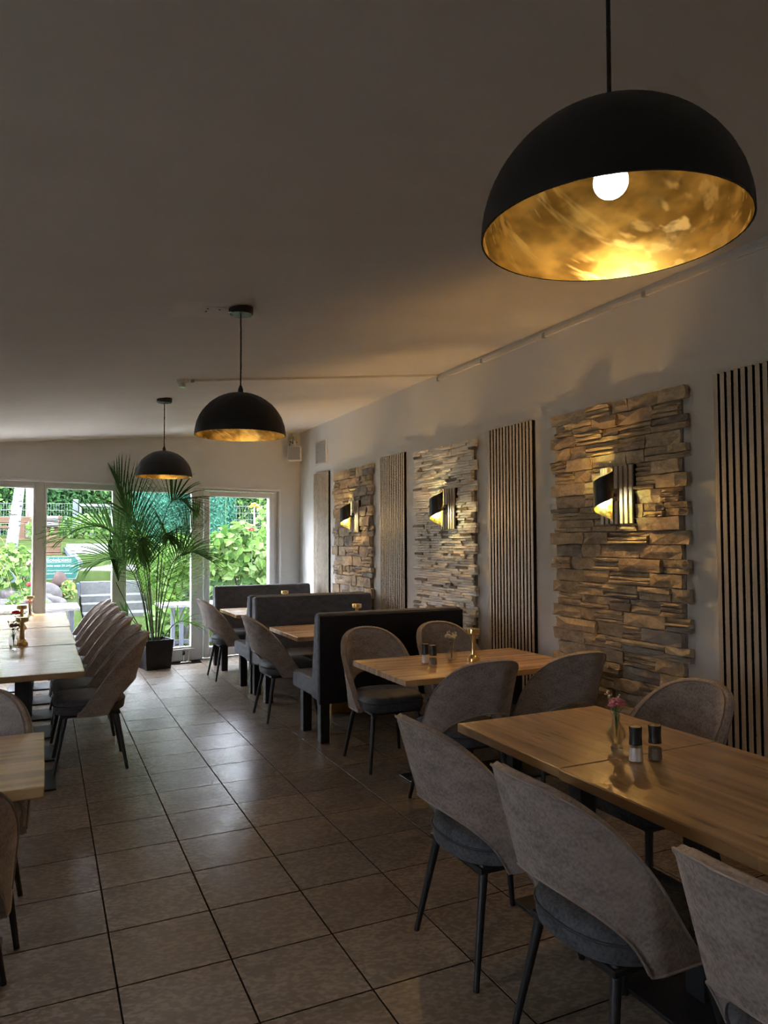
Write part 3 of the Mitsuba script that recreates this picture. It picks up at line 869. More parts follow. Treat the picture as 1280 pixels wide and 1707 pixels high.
v = vase(-0.134, 8.75, TALL, 'glass vase of pink flowers on the long left table before the window post', tall=1.1)
bouquet(v, -0.134, 8.75, ZT + 0.02, ZT + 0.165, 4, 'petal_pink', 18, 0.034, 0.018, 'petal_white')


# ------------------------------------------------------------------ small fittings on walls and ceiling
k = thing('ventilation_grille', 'white louvred ventilation grille high on the right wall', 'grille')
ya, yb_, za, zb_ = 8.96, 9.40, 2.60, 2.94
obj('frame', cat([box(XR - 0.02, XR, ya, ya + 0.03, za, zb_, 0.003), box(XR - 0.02, XR, yb_ - 0.03, yb_, za, zb_, 0.003), box(XR - 0.02, XR, ya, yb_, za, za + 0.025, 0.003), box(XR - 0.02, XR, ya, yb_, zb_ - 0.025, zb_, 0.003)]), 'white_plastic', k)
obj('backing', box(XR - 0.004, XR, ya + 0.02, yb_ - 0.02, za + 0.02, zb_ - 0.02), 'grey_plastic', k)
for q in range(15):
    z = za + 0.03 + q * 0.0193
    m = box(-0.009, 0.009, ya + 0.028, yb_ - 0.028, -0.0015, 0.0015); m.apply_transform(trimesh.transformations.rotation_matrix(math.radians(-40), [0, 1, 0])); m.apply_translation([XR - 0.012, 0, z + 0.006])
    obj('louvre', m, 'white_plastic', k)

k = thing('loudspeaker', 'small grey loudspeaker hanging from a bracket in the far upper corner', 'loudspeaker')
SPK = place(3.215, 9.84, 0, math.radians(-28))
obj('cabinet', moved(box(-0.10, 0.10, -0.055, 0.055, 2.705, 2.92, 0.014), SPK), 'white_plastic', k)
obj('front_cloth', moved(box(-0.088, 0.088, -0.062, -0.052, 2.718, 2.907, 0.005), SPK), 'grey_plastic', k)
obj('bracket', cat([moved(box(-0.012, 0.012, -0.01, 0.01, 2.91, 3.0), SPK), moved(box(-0.012, 0.012, -0.01, 0.20, 2.985, 3.0), SPK), wall(box(0.08, 0.14, -0.008, 0.0, 2.95, 3.04))]), 'white_plastic', k)
cab = [np.array([3.13, 9.83, 2.90]), np.array([3.15, 9.84, 2.99]), np.array([3.20, 9.88, 2.96]), np.array([3.21, 9.90, 3.06]), np.array([3.22, 10.0, 3.11])]
obj('cable', tube(cab, 0.004, 6), 'black_metal', k, smooth=True)

# trunking across the ceiling and along the wall
k = thing('cable_trunking', 'thin white cable trunking with small clips running across the ceiling from the smoke detector', 'cable trunking')
YT = 5.97
xs = [1.08, 1.30, 1.90, 2.52, 3.05, 3.34]
for a, b in zip(xs[:-1], xs[1:]):
    pts = [(x, y, ceil_z(x) + dz) for x in (a + 0.012, b - 0.012) for y in (YT - 0.013, YT + 0.013) for dz in (-0.018, 0.0)]
    obj('cover', hull(pts), 'white_plastic', k)
for x in xs:
    obj('clip', hull([(q, y, ceil_z(q) + dz) for q in (x - 0.014, x + 0.014) for y in (YT - 0.017, YT + 0.017) for dz in (-0.022, 0)]), 'grey_plastic' if x < 1.2 else 'white_plastic', k)
k = thing('cable_trunking', 'long white cable trunking running along the top of the right wall', 'cable trunking')
ysq = [1.2, 2.45, 3.35, 4.35, 5.2, 5.96]
for a, b in zip(ysq[:-1], ysq[1:]):
    obj('cover', box(XR - 0.02, XR, a + 0.012, b - 0.012, CZ - 0.062, CZ - 0.034, 0.002), 'white_plastic', k)
    obj('clip', box(XR - 0.024, XR, b - 0.014, b + 0.014, CZ - 0.066, CZ - 0.030, 0.002), 'grey_plastic', k)
k = thing('smoke_detector', 'round white smoke detector on the ceiling', 'smoke detector')
zz = ceil_z(1.0)
obj('housing', moved(lathe([(1e-4, -0.045), (0.030, -0.045), (0.036, -0.03), (0.052, -0.026), (0.055, -0.004), (0.055, 0.012), (1e-4, 0.012)], 36), place(1.0, YT, zz)), 'white_plastic', k, smooth=40)
obj('sensor', moved(lathe([(1e-4, -0.060), (0.022, -0.060), (0.027, -0.054), (0.027, -0.043), (1e-4, -0.043)], 24), place(1.0, YT, zz)), 'chrome', k, smooth=40)
k = thing('cover_plate', 'pale blank cover plate with screw holes on the ceiling beside the middle pendant', 'cover plate')
obj('plate', hull([(x, y, ceil_z(x) + dz) for x in (0.78, 0.90) for y in (3.96, 4.06) for dz in (-0.004, 0.0)]), 'ceiling_paint', k)
for x, y in ((0.80, 3.98), (0.80, 4.03), (0.87, 4.0)):
    obj('screw_hole', moved(lathe([(1e-4, 0), (0.006, 0), (0.006, 0.003), (1e-4, 0.003)], 12), place(x, y, ceil_z(x) - 0.006)), 'black_felt', k)

k = thing('heating_pipes', 'pair of short chrome heating pipes with floor rosettes beside the palm pot', 'pipes')
for x, y in ((1.66, 9.70), (1.725, 9.715)):
    obj('pipe', frustum([x, y, 0.0], [x, y, 0.16], 0.010, 0.010, 14), 'chrome', k, smooth=40)
    obj('rosette', moved(lathe([(1e-4, 0.0), (0.038, 0.0), (0.034, 0.010), (0.012, 0.016), (1e-4, 0.016)], 28), place(x, y, 0)), 'white_plastic', k, smooth=40)
obj('valve', cat([frustum([1.66, 9.70, 0.10], [1.66, 9.70, 0.15], 0.017, 0.017, 14), frustum([1.66, 9.70, 0.125], [1.66, 9.66, 0.125], 0.012, 0.014, 14)]), 'black_metal', k, smooth=40)
obj('cross_pipe', frustum([1.45, 9.66, 0.17], [1.80, 9.73, 0.17], 0.008, 0.008, 12), 'white_plastic', k, smooth=40)


# ------------------------------------------------------------------ palm
PX, PY, PZ = 1.27, 9.47, 0.36
k = thing('potted_palm', 'tall green palm in a square black pot before the garden window', 'potted plant')
pm = place(PX, PY, 0, AW)
outer = [(sx * q, sy * q, z) for q, z in ((0.150, 0.0), (0.178, PZ)) for sx in (-1, 1) for sy in (-1, 1)]
pot = m3.Manifold.hull_points(np.array(outer, float)) - m3.Manifold.hull_points(np.array([(sx * q, sy * q, z) for q, z in ((0.155, 0.30), (0.166, PZ + 0.05)) for sx in (-1, 1) for sy in (-1, 1)], float))
mm = pot.to_mesh(); potm = trimesh.Trimesh(np.array(mm.vert_properties[:, :3]), np.array(mm.tri_verts), process=False)
obj('pot', moved(potm, pm), 'pot_black', k)
obj('soil', moved(box(-0.158, 0.158, -0.158, 0.158, 0.29, 0.325, 0.004), pm), 'soil', k)

RX = np.array([0.9056, -0.424, 0.0])          # across the room along the window, to the right
BX = np.array([-0.424, -0.9056, 0.0])         # into the room


def frond(base, ctrl, tip, leaf_len, n_leaf, start, mat_, droop, seed, wid=0.0125, twist=52):
    """base, ctrl, tip in (across, into the room, height above the floor)."""
    rr = np.random.default_rng(seed)
    W = lambda q: np.array([PX, PY, 0]) + RX * q[0] + BX * q[1] + np.array([0, 0, q[2]])
    b, c, t = W(base), W(ctrl), W(tip)
    s = np.linspace(0, 1, 40)[:, None]
    cur = (1 - s) ** 2 * b + 2 * s * (1 - s) * c + s ** 2 * t
    stem = obj('frond', tube(cur, np.linspace(0.0085, 0.0018, 40), 6), 'palm_stem', k, smooth=True)
    n_leaf = int(n_leaf * 0.82)
    V, F = [], []
    tang = np.gradient(cur, axis=0); tang /= np.linalg.norm(tang, axis=1, keepdims=True)
    for i in range(n_leaf):
        u = start + (1 - start) * (i + 0.5) / n_leaf
        kf = u * 39; i0 = min(int(kf), 38); fr = kf - i0
        p = cur[i0] * (1 - fr) + cur[i0 + 1] * fr; tg = tang[i0]
        side = np.cross(tg, [0, 0, 1.0]); ns = np.linalg.norm(side)
        side = side / ns if ns > 0.15 else RX.copy()
        nrm = np.cross(side, tg)
        tw = math.radians(twist * (1 if side @ BX > 0 else -1)) * (0.75 + 0.25 * math.sin(seed * 2.3))
        side, nrm = side * math.cos(tw) + nrm * math.sin(tw), nrm * math.cos(tw) - side * math.sin(tw)
        w = (u - start) / (1 - start)
        ln = 1.22 * leaf_len * (0.55 + 0.75 * math.sin(math.pi * min(w * 0.85 + 0.12, 1)) ** 0.8) * (0.9 + 0.2 * rr.random()) * (1.0 if w < 0.9 else 0.75)
        for sg in (-1, 1):
            d = side * sg * (0.86 - 0.45 * w) + tg * (0.55 + 0.55 * w) + nrm * (0.22 + 0.1 * rr.random())
            d /= np.linalg.norm(d)
            pts = []
            ax = p.copy(); dd = d.copy()
            seg = 5
            for q in range(seg + 1):
                pts.append(ax.copy())
                dd = dd + np.array([0, 0, -1.0]) * droop * (0.10 + 0.20 * q / seg); dd /= np.linalg.norm(dd)
                ax = ax + dd * ln / seg
            wv = np.cross(d, [0, 0, 1.0]) ; wv = wv / (np.linalg.norm(wv) + 1e-9)
            wv = wv * 0.8 + nrm * 0.35 * sg + tg * 0.25; wv -= d * (wv @ d); wv /= np.linalg.norm(wv)
            o = len(V)
            for q, pt in enumerate(pts):
                hw = wid * (0.45, 0.95, 1.0, 0.85, 0.5, 0.05)[q] * (0.8 + 0.4 * rr.random() * 0.5)
                V += [pt - wv * hw, pt + np.array([0, 0, -0.004]), pt + wv * hw]
            for q in range(seg):
                a = o + 3 * q
                F += [[a, a + 1, a + 4], [a, a + 4, a + 3], [a + 1, a + 2, a + 5], [a + 1, a + 5, a + 4]]
    V = np.array(V)
    tt = (V - [XR, YC, 0]) @ _et
    V -= np.maximum(tt + 0.05, 0)[:, None] * 0.97 * _et
    obj('leaflets', trimesh.Trimesh(V, np.array(F), process=False), mat_, stem)


G, LGT = 'palm_green', 'palm_light'
frond((-0.03, 0.02, 0.3), (-0.10, 0.10, 1.75), (-0.46, 0.16, 2.36), 0.40, 26, 0.36, G, 0.08, 1, 0.011)
frond((-0.05, 0.05, 0.3), (-0.22, 0.12, 2.25), (-1.06, 0.40, 1.60), 0.34, 34, 0.40, G, 0.44, 2)
frond((-0.06, 0.06, 0.3), (-0.15, 0.15, 1.75), (-0.72, 0.35, 1.26), 0.27, 34, 0.40, G, 0.6, 3)
frond((0.02, 0.02, 0.3), (0.02, 0.10, 2.55), (0.50, 0.30, 1.98), 0.34, 32, 0.45, G, 0.48, 4)
frond((0.05, 0.05, 0.3), (0.12, 0.15, 1.75), (0.70, 0.25, 1.36), 0.32, 30, 0.42, G, 0.56, 5)
frond((0.04, 0.0, 0.3), (0.10, 0.02, 1.2), (0.56, 0.06, 1.92), 0.32, 30, 0.40, G, 0.28, 6)
frond((0.0, 0.07, 0.3), (-0.06, 0.15, 2.1), (-0.02, 0.62, 1.45), 0.36, 32, 0.44, G, 0.6, 7)
frond((-0.07, 0.0, 0.3), (-0.50, 0.02, 1.0), (-0.62, 0.04, 1.45), 0.26, 18, 0.62, G, 0.64, 8)
frond((0.05, -0.02, 0.3), (0.14, -0.02, 0.95), (0.48, 0.02, 1.45), 0.32, 28, 0.34, LGT, 0.36, 9, 0.011)
frond((0.03, -0.03, 0.3), (0.06, -0.02, 1.0), (0.16, 0.0, 1.65), 0.32, 28, 0.36, LGT, 0.36, 10, 0.011)
frond((-0.04, -0.03, 0.3), (-0.14, -0.02, 1.1), (-0.36, 0.0, 1.55), 0.30, 26, 0.42, LGT, 0.44, 11, 0.0105)
frond((0.0, 0.04, 0.3), (-0.06, 0.12, 1.8), (-0.30, 0.30, 1.98), 0.36, 30, 0.42, G, 0.4, 12)
frond((0.02, 0.05, 0.3), (0.16, 0.18, 1.95), (0.28, 0.45, 1.62), 0.34, 30, 0.46, G, 0.56, 13)
frond((-0.08, 0.04, 0.3), (-0.30, 0.04, 0.75), (-0.42, 0.10, 0.66), 0.14, 8, 0.62, G, 0.4, 14, 0.02)
frond((0.09, 0.05, 0.3), (0.28, 0.10, 0.70), (0.50, 0.16, 0.56), 0.20, 10, 0.45, LGT, 0.48, 15, 0.012)
frond((-0.02, 0.03, 0.3), (-0.04, 0.05, 1.1), (-0.20, 0.12, 1.78), 0.34, 26, 0.42, G, 0.4, 16)

# ------------------------------------------------------------------ garden
GY = [8.5, 12.6, 13.2, 15.6, 17.0, 18.0, 20.0, 23.0, 31.0, 60.0]
GZ = [-0.06, -0.05, 0.10, 0.72, 0.92, 1.22, 1.50, 1.72, 1.9, 2.2]


def gz(x, y):
    z = np.interp(y, GY, GZ)
    if 0.62 < x < 2.0: z = min(z, 0.10) if y < 16.9 else z
    if x > 2.0: z = np.interp(y, [8.5, 10.6, 11.4, 13, 18, 23, 31, 60], [-0.06, -0.05, 0.30, 0.55, 1.2, 1.6, 1.9, 2.2])
    return float(z)


gx = np.concatenate([np.linspace(-14, -1, 14), np.linspace(-0.8, 2.4, 40), np.linspace(2.7, 16, 30)])
gy = np.concatenate([np.linspace(8.4, 12, 10), np.linspace(12.2, 20, 50), np.linspace(20.5, 32, 14), [45, 60]])
Gp = np.array([[[x, y, gz(x, y) + 0.04 * (meshkit.noise(np.array([x * 2, y * 2, 0])) - 0.5) * (y > 13)] for y in gy] for x in gx])
gm = grid_mesh(Gp)
struct('garden_ground', gm, 'ground', smooth=True, label='rising garden ground beyond the windows')
# side garden beyond the left wall
struct('side_ground', box(-30, XL - 0.25, -20, 8.3, -0.3, -0.1), 'paving', label='paved yard outside the side windows')
struct('terrace_paving', box(-9, 3.9, 9.3, 12.5, -0.25, -0.045), 'terrace_stone', label='pale terrace paving outside the windows')
_m = hull([(0.62, 17.05, 0.9), (1.9, 17.05, 0.9), (0.5, 19.6, 1.44), (2.4, 19.6, 1.44), (0.62, 17.05, 0.96), (1.9, 17.05, 0.96), (0.5, 19.6, 1.52), (2.4, 19.6, 1.52)])
struct('garden_path', _m, 'paving', label='white gravel path leading up from the steps')


def leaf_cards(centres, normals, size, seed, curl=0.25, aspect=0.62):
    """Pointed leaves of six triangles, one per centre, facing normals."""
    rr = np.random.default_rng(seed)
    n = len(centres)
    nrm = normals / (np.linalg.norm(normals, axis=1, keepdims=True) + 1e-9)
    h = rr.normal(size=(n, 3)); h[:, 2] -= 0.6
    a = h - nrm * (h * nrm).sum(1, keepdims=True); a /= np.linalg.norm(a, axis=1, keepdims=True) + 1e-9
    b = np.cross(nrm, a)
    sz = np.broadcast_to(size, (n,))[:, None] * (0.7 + 0.6 * rr.random((n, 1)))
    prof = [(-0.5, 0, 0), (-0.15, -aspect / 2, curl * 0.3), (-0.15, aspect / 2, curl * 0.3), (0.18, -aspect * 0.38, curl * 0.25), (0.18, aspect * 0.38, curl * 0.25), (0.5, 0, -curl * 0.35), (0.0, 0.0, 0.0)]
    V = np.stack([centres + sz * (u * a + w * b + c * nrm) for u, w, c in prof], 1).reshape(-1, 3)
    F = np.array([[0, 1, 6], [0, 6, 2], [1, 3, 6], [2, 6, 4], [3, 5, 6], [4, 6, 5]])
    F = (F[None] + (np.arange(n) * 7)[:, None, None]).reshape(-1, 3)
    return trimesh.Trimesh(V, F, process=False)


def blob_points(n, c, r, seed, shell=0.75):
    rr = np.random.default_rng(seed)
    d = rr.normal(size=(n, 3)); d /= np.linalg.norm(d, axis=1, keepdims=True)
    q = shell + (1 - shell) * rr.random((n, 1)) ** 0.5
    lump = 0.82 + 0.36 * meshkit.fbm(d * 2.2 + seed, 2)[:, None]
    return np.array(c) + d * q * lump * np.array(r), d


# tall hedge
k = thing('hedge', 'tall dark green clipped hedge behind the garden fence', 'hedge')
hx0, hx1 = -16.0, 16.0
hy = lambda x: 27.0 - 0.05 * (x - 3)
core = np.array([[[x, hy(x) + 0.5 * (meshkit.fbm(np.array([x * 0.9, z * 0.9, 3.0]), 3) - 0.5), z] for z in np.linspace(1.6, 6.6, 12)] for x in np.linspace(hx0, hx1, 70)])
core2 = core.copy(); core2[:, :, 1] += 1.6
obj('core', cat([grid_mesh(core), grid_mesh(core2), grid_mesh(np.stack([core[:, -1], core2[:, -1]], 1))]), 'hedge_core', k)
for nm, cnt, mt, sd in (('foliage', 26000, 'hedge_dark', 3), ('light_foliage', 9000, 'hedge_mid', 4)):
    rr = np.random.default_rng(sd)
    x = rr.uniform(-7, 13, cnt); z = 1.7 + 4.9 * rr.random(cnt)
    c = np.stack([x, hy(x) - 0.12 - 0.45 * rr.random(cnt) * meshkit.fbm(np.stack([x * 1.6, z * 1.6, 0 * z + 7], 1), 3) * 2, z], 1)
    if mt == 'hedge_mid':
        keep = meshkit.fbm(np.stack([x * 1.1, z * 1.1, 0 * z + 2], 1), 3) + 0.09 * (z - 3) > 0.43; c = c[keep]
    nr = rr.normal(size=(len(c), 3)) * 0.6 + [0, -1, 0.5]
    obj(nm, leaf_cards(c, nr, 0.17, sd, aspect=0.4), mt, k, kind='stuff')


def conifer(x, y, z0, h, r, label, seed):
    k = thing('conifer', label, 'conifer')
    obj('core', moved(lathe([(1e-3, 0), (r * 0.85, 0.15 * h), (r * 0.85, 0.65 * h), (r * 0.45, 0.92 * h), (1e-3, h)], 20), place(x, y, z0)), 'thuja_core', k, smooth=True)
    rr = np.random.default_rng(seed); n = 3800
    t = rr.random(n); a = rr.random(n) * 6.283
    rad = r * np.interp(t, [0, 0.1, 0.6, 0.9, 1], [0.8, 1, 0.98, 0.55, 0.05]) * (0.88 + 0.2 * rr.random(n))
    d = np.stack([np.cos(a), np.sin(a), 0.5 + 0 * a], 1)
    c = np.stack([x + rad * np.cos(a), y + rad * np.sin(a), z0 + t * h], 1)
    obj('foliage', leaf_cards(c, d + 0.5 * rr.normal(size=(n, 3)), 0.11, seed, aspect=0.35), 'thuja_green', k, kind='stuff')
    obj('trunk', frustum([x, y, z0 - 0.2], [x, y, z0 + 0.3], 0.08, 0.07), 'dark_bark', k)


conifer(2.70, 19.75, 1.35, 3.4, 0.62, 'blue-green columnar conifer behind the palm, left of two', 21)
conifer(4.05, 19.0, 1.2, 3.6, 0.50, 'blue-green columnar conifer at the left edge of the garden door glass', 22)
conifer(3.45, 20.4, 1.4, 3.0, 0.55, 'blue-green conifer between the other two, set back', 23)


# big-leaved shrubs: the 300 largest leaves as parts, the rest as one
def shrub(x, y, z0, r, label, n, size, seed, parts=0, mats=('shrub_leaf', 'shrub_leaf_pale', 'shrub_leaf_deep'), stems=5):
    k = thing('shrub', label, 'shrub')
    rr = np.random.default_rng(seed)
    cz = z0 + r[2] * 0.95
    for i in range(stems):
        a = rr.random() * 6.283
        tip = np.array([x + 0.7 * r[0] * math.cos(a), y + 0.7 * r[1] * math.sin(a), cz + 0.5 * r[2] * rr.random()])
        obj('stem', tube([(x + 0.05 * math.cos(a), y, z0 - 0.15), ((x + tip[0]) / 2, (y + tip[1]) / 2, (z0 + tip[2]) / 2 + 0.05), tip], [0.014, 0.010, 0.004], 6), 'twig', k, smooth=True)
    c, d = blob_points(n, (x, y, cz), r, seed, 0.55)
    nr = d * [0.6, 0.8, 0.3] + [0, -0.25, 0.55] + 0.35 * rr.normal(size=(n, 3))
    order = np.argsort(np.linalg.norm(c[:, :2], axis=1))
    which = rr.choice(3, n, p=[0.48, 0.30, 0.22])
    for q, i in enumerate(order[:parts]):
        obj('leaf', leaf_cards(c[i:i + 1], nr[i:i + 1], size * 1.1, seed + 1000 + int(i)), mats[which[i]], k)
    rest = order[parts:]
    for m in range(3):
        sel = rest[which[rest] == m]
        if len(sel): obj('foliage', leaf_cards(c[sel], nr[sel], size, seed + m), mats[m], k, kind='stuff')
    return k


shrub(3.05, 12.3, 0.35, (0.72, 0.60, 0.78), 'large bright green leafy shrub filling the garden door glass', 1300, 0.155, 31, parts=290)
shrub(2.15, 12.9, 0.45, (0.55, 0.5, 0.62), 'bright green leafy shrub behind the right side of the palm', 700, 0.14, 33, parts=90)
shrub(4.4, 13.2, 0.5, (0.9, 0.7, 1.0), 'light green leafy shrub at the right edge of the door glass', 900, 0.14, 34, parts=60)
shrub(-0.45, 13.95, 0.55, (0.40, 0.35, 0.52), 'light green leafy shrub beside the window post in front of the birch', 420, 0.115, 35, parts=90)
shrub(-1.5, 13.8, 0.5, (0.7, 0.5, 0.7), 'light green leafy shrub at the left edge of the window', 520, 0.12, 36, parts=30)
shrub(0.05, 21.6, 1.5, (0.5, 0.4, 0.42), 'grey-green low shrub at the foot of the fence', 320, 0.12, 37, stems=3)
shrub(1.2, 22.4, 1.6, (0.8, 0.4, 0.4), 'low green shrub in front of the gate', 380, 0.13, 38, stems=3)
shrub(1.9, 17.9, 1.1, (0.45, 0.45, 0.4), 'green shrub beside the garden steps', 360, 0.12, 39, stems=3)
shrub(0.42, 14.9, 0.45, (0.15, 0.14, 0.20), 'yellow-green fern-like plant among the rocks under the sign', 220, 0.09, 40, mats=('grass_yellow', 'shrub_leaf_pale', 'shrub_leaf'), stems=3)
shrub(-0.25, 13.3, 0.2, (0.35, 0.3, 0.30), 'dark green ground plants on the rock bed', 300, 0.08, 41, stems=3)
shrub(1.75, 11.7, -0.05, (0.32, 0.3, 0.4), 'green plant behind the white terrace bench', 240, 0.12, 42, stems=3)
shrub(6.2, 18.0, 1.1, (1.5, 0.8, 1.9), 'green leafy tree crown behind the door shrub', 1500, 0.17, 43, stems=4)


def rock(c, r, seed, m='boulder_grey', label=None, group=None):
    s = trimesh.creation.icosphere(2, 1.0)
    v = s.vertices; d = 0.72 + 0.55 * meshkit.fbm(v * 1.3 + seed * 3.1, 3, seed)[:, None]
    v = np.sign(v) * np.abs(v) ** 0.8 * d * np.array(r)
    s.vertices = v; s.apply_transform(trimesh.transformations.rotation_matrix(seed * 1.7, [0.2, 0.1, 1])); s.apply_translation(c)
    k = thing('rock', label or 'pale grey boulder of the rock bed left of the garden steps', 'rock', group or (None if label else 'boulders of the rock bed'))
    scene[k] = mikit.ply(s, m, smooth=25)


rock((0.34, 15.30, 0.86), (0.20, 0.17, 0.20), 2, 'boulder_red', 'reddish boulder right of the sign above the rock bed')
rocks = [(0.08, 14.75, 0.62, 0.24), (0.42, 14.9, 0.62, 0.20), (0.28, 14.5, 0.5, 0.18), (-0.05, 14.3, 0.42, 0.2), (0.5, 14.5, 0.45, 0.17), (0.2, 14.1, 0.3, 0.2), (0.45, 14.0, 0.25, 0.2), (-0.48, 13.85, 0.62, 0.22), (-0.3, 13.6, 0.46, 0.2),
         (-0.62, 13.5, 0.46, 0.22), (-0.15, 13.7, 0.3, 0.22), (-0.85, 13.7, 0.5, 0.24), (-0.5, 13.1, 0.22, 0.2), (-0.15, 13.1, 0.16, 0.18), (0.2, 13.5, 0.15, 0.22), (-0.8, 13.0, 0.2, 0.2), (-1.1, 13.3, 0.4, 0.25),
         (2.2, 11.7, 0.12, 0.22), (2.5, 11.5, 0.15, 0.2), (1.95, 11.9, 0.08, 0.2), (1.6, 12.1, 0.02, 0.18), (2.3, 11.3, 0.05, 0.16), (1.35, 12.2, 0.05, 0.18), (2.75, 11.3, 0.14, 0.2)]
for q, (x, y, z, r) in enumerate(rocks):
    if 0.12 < x < 1.2: x -= 0.30
    if x > 1.2:
        rock((x, y, z), (r * 1.1, r, r * 0.8), q + 5, 'boulder_red' if q % 3 == 0 else 'boulder_grey', 'boulder lying beyond the slat-legged terrace table right of the palm', 'boulders beyond the terrace table')
    else:
        rock((x, y, z), (r * 1.15, r, r * 0.85), q + 5, 'boulder_grey')

# steps: treads and cheek blocks
k = thing('garden_steps', 'grey concrete garden steps leading up behind the sign', 'steps')
for q, (y0, z) in enumerate(((15.15, 0.17), (15.75, 0.32), (16.2, 0.455), (16.75, 0.72))):
    obj('tread', box(0.70, 1.95, y0, y0 + (0.75 if q < 3 else 0.6), -0.1 if q == 0 else z - 0.30, z, 0.012), 'concrete', k)
k = thing('block_wall', 'stepped wall of blue-grey concrete blocks beside the garden steps', 'wall')
for x0, x1, y0, y1, z0, z1 in ((0.55, 0.80, 16.5, 17.05, 0.40, 0.70), (0.44, 0.70, 16.0, 16.49, 0.25, 0.54), (0.40, 0.66, 15.5, 15.99, 0.0, 0.34), (0.36, 0.62, 15.0, 15.49, -0.05, 0.20), (0.55, 0.80, 16.5, 17.05, 0.10, 0.39), (0.44, 0.70, 16.0, 16.49, -0.05, 0.24)):
    obj('block', box(x0 - 0.105, min(x1, 0.80) - 0.105, y0, y1, z0, z1, 0.01), 'block_blue', k)
k = thing('block_wall', 'low blue-grey block kerb behind the shrub at the window post', 'wall')
for q in range(3):
    obj('block', box(-1.05 + q * 0.36, -0.71 + q * 0.36, 16.1, 16.4, 0.55, 1.02, 0.01), 'block_blue', k)
    obj('cap', box(-1.07 + q * 0.36, -0.70 + q * 0.36, 16.05, 16.45, 1.02, 1.07, 0.008), 'terrace_white', k)
k = thing('kerb', 'blue-grey kerb stone edging the white path', 'kerb')
obj('kerb_stone', hull([(x + dx, y, z) for x, y, z0 in ((0.42, 18.6, 1.36), (0.62, 17.3, 1.05)) for dx in (0, 0.16) for z in (z0, z0 + 0.09)]), 'block_blue', k)

# sign
k = thing('playground_sign', 'turquoise arrow sign reading Spielplatz above the rocks', 'sign')
sa0 = np.array([-0.10, 15.30, 0.0]); SD = np.array([0.966, -0.26, 0.0]); SN = np.array([-0.26, -0.966, 0.0])
SM = np.eye(4); SM[:3, 0] = SD; SM[:3, 1] = [0, 0, 1]; SM[:3, 2] = SN; SM[:3, 3] = sa0
from shapely.geometry import Polygon
w_, h_ = 0.75, 0.43
pl = Polygon([(0, 0.0), (w_ - 0.06, 0.0), (w_ - 0.02, 0.12), (w_, 0.26), (w_ - 0.02, 0.36), (w_ - 0.08, h_), (0, h_)])
brd = trimesh.creation.extrude_polygon(pl, 0.018, engine='earcut'); brd.apply_translation([0, 0.865, 0])
rim = trimesh.creation.extrude_polygon(pl.difference(pl.buffer(-0.008)), 0.004, engine='earcut'); rim.apply_translation([0, 0.865, 0.017])
obj('board', moved(brd, SM), 'sign_green', k)
obj('border', moved(rim, SM), 'sign_white', k)
for txt, hh, x, y, wd in (('Spielplatz', 0.060, 0.15, 0.335, 0.46), ('für Kinder unter 10 Jahren', 0.042, 0.045, 0.235, 0.62), ('Benutzung nur mit Genehmigung der', 0.022, 0.13, 0.155, 0.44), ('Erziehungsberechtigten auf eigene Gefahr', 0.022, 0.045, 0.095, 0.58)):
    tm = meshkit.text_mesh(txt, hh, 0.003, bold=True)
    bx = tm.bounds; tm.apply_translation([-bx[0][0], 0, 0]); tm.apply_scale([wd / (bx[1][0] - bx[0][0]), 1, 1]); tm.apply_translation([x, 0.865 + y, 0.018])
    obj('lettering', moved(tm, SM), 'sign_white', k)
ul = box(0.15, 0.62, 0.865 + 0.312, 0.865 + 0.319, 0.018, 0.021)
obj('underline', moved(ul, SM), 'sign_white', k)
for dx in (0.12, 0.6):
    obj('post', moved(box(dx - 0.02, dx + 0.02, 0.35, 1.1, -0.04, 0.0), SM), 'fence_metal', k)

# fence and gate
FY = 23.6


def mesh_panel(key, x0, x1, z0, z1, y0, dy, pitch=0.075, mt='fence_metal'):
    n = int((x1 - x0) / pitch)
    for q in range(n + 1):
        x = x0 + (x1 - x0) * q / n; y = y0 + dy * q / n
        obj('wire', frustum([x, y, z0], [x, y, z1], 0.0045, 0.0045, 4), mt, key)
    for z in np.arange(z0 + 0.03, z1 + 0.01, 0.2):
        obj('crossbar', frustum([x0, y0, z], [x1, y0 + dy, z], 0.008, 0.008, 4), mt, key)


k = thing('wire_fence', 'pale wire mesh fence panel left of the gate post', 'fence')
mesh_panel(k, -1.7, 0.78, 1.70, 2.73, 24.5, -0.55)
obj('post', box(-0.35, -0.29, 24.15, 24.21, 1.5, 2.78), 'fence_metal', k)
k = thing('garden_gate', 'pale blue wire mesh garden gate with thick square posts', 'gate')
obj('post', box(0.78, 0.93, 23.8, 23.95, 1.55, 2.86, 0.01), 'post_blue', k)
obj('gate_frame', cat([box(0.95, 1.90, 23.62, 23.68, 2.64, 2.72), box(0.95, 1.01, 23.62, 23.68, 1.7, 2.72), box(1.84, 1.90, 23.62, 23.68, 1.7, 2.72), box(0.95, 1.9, 23.62, 23.68, 1.7, 1.76)]), 'fence_metal', k)
mesh_panel(k, 1.02, 1.83, 1.76, 2.64, 23.65, 0.0)
obj('post', box(1.93, 2.05, 23.6, 23.72, 1.55, 2.82, 0.01), 'post_blue', k)
k = thing('wire_fence', 'pale wire mesh fence panel seen through the garden door glass', 'fence')
mesh_panel(k, 4.7, 7.0, 1.55, 2.62, 21.1, -0.9)

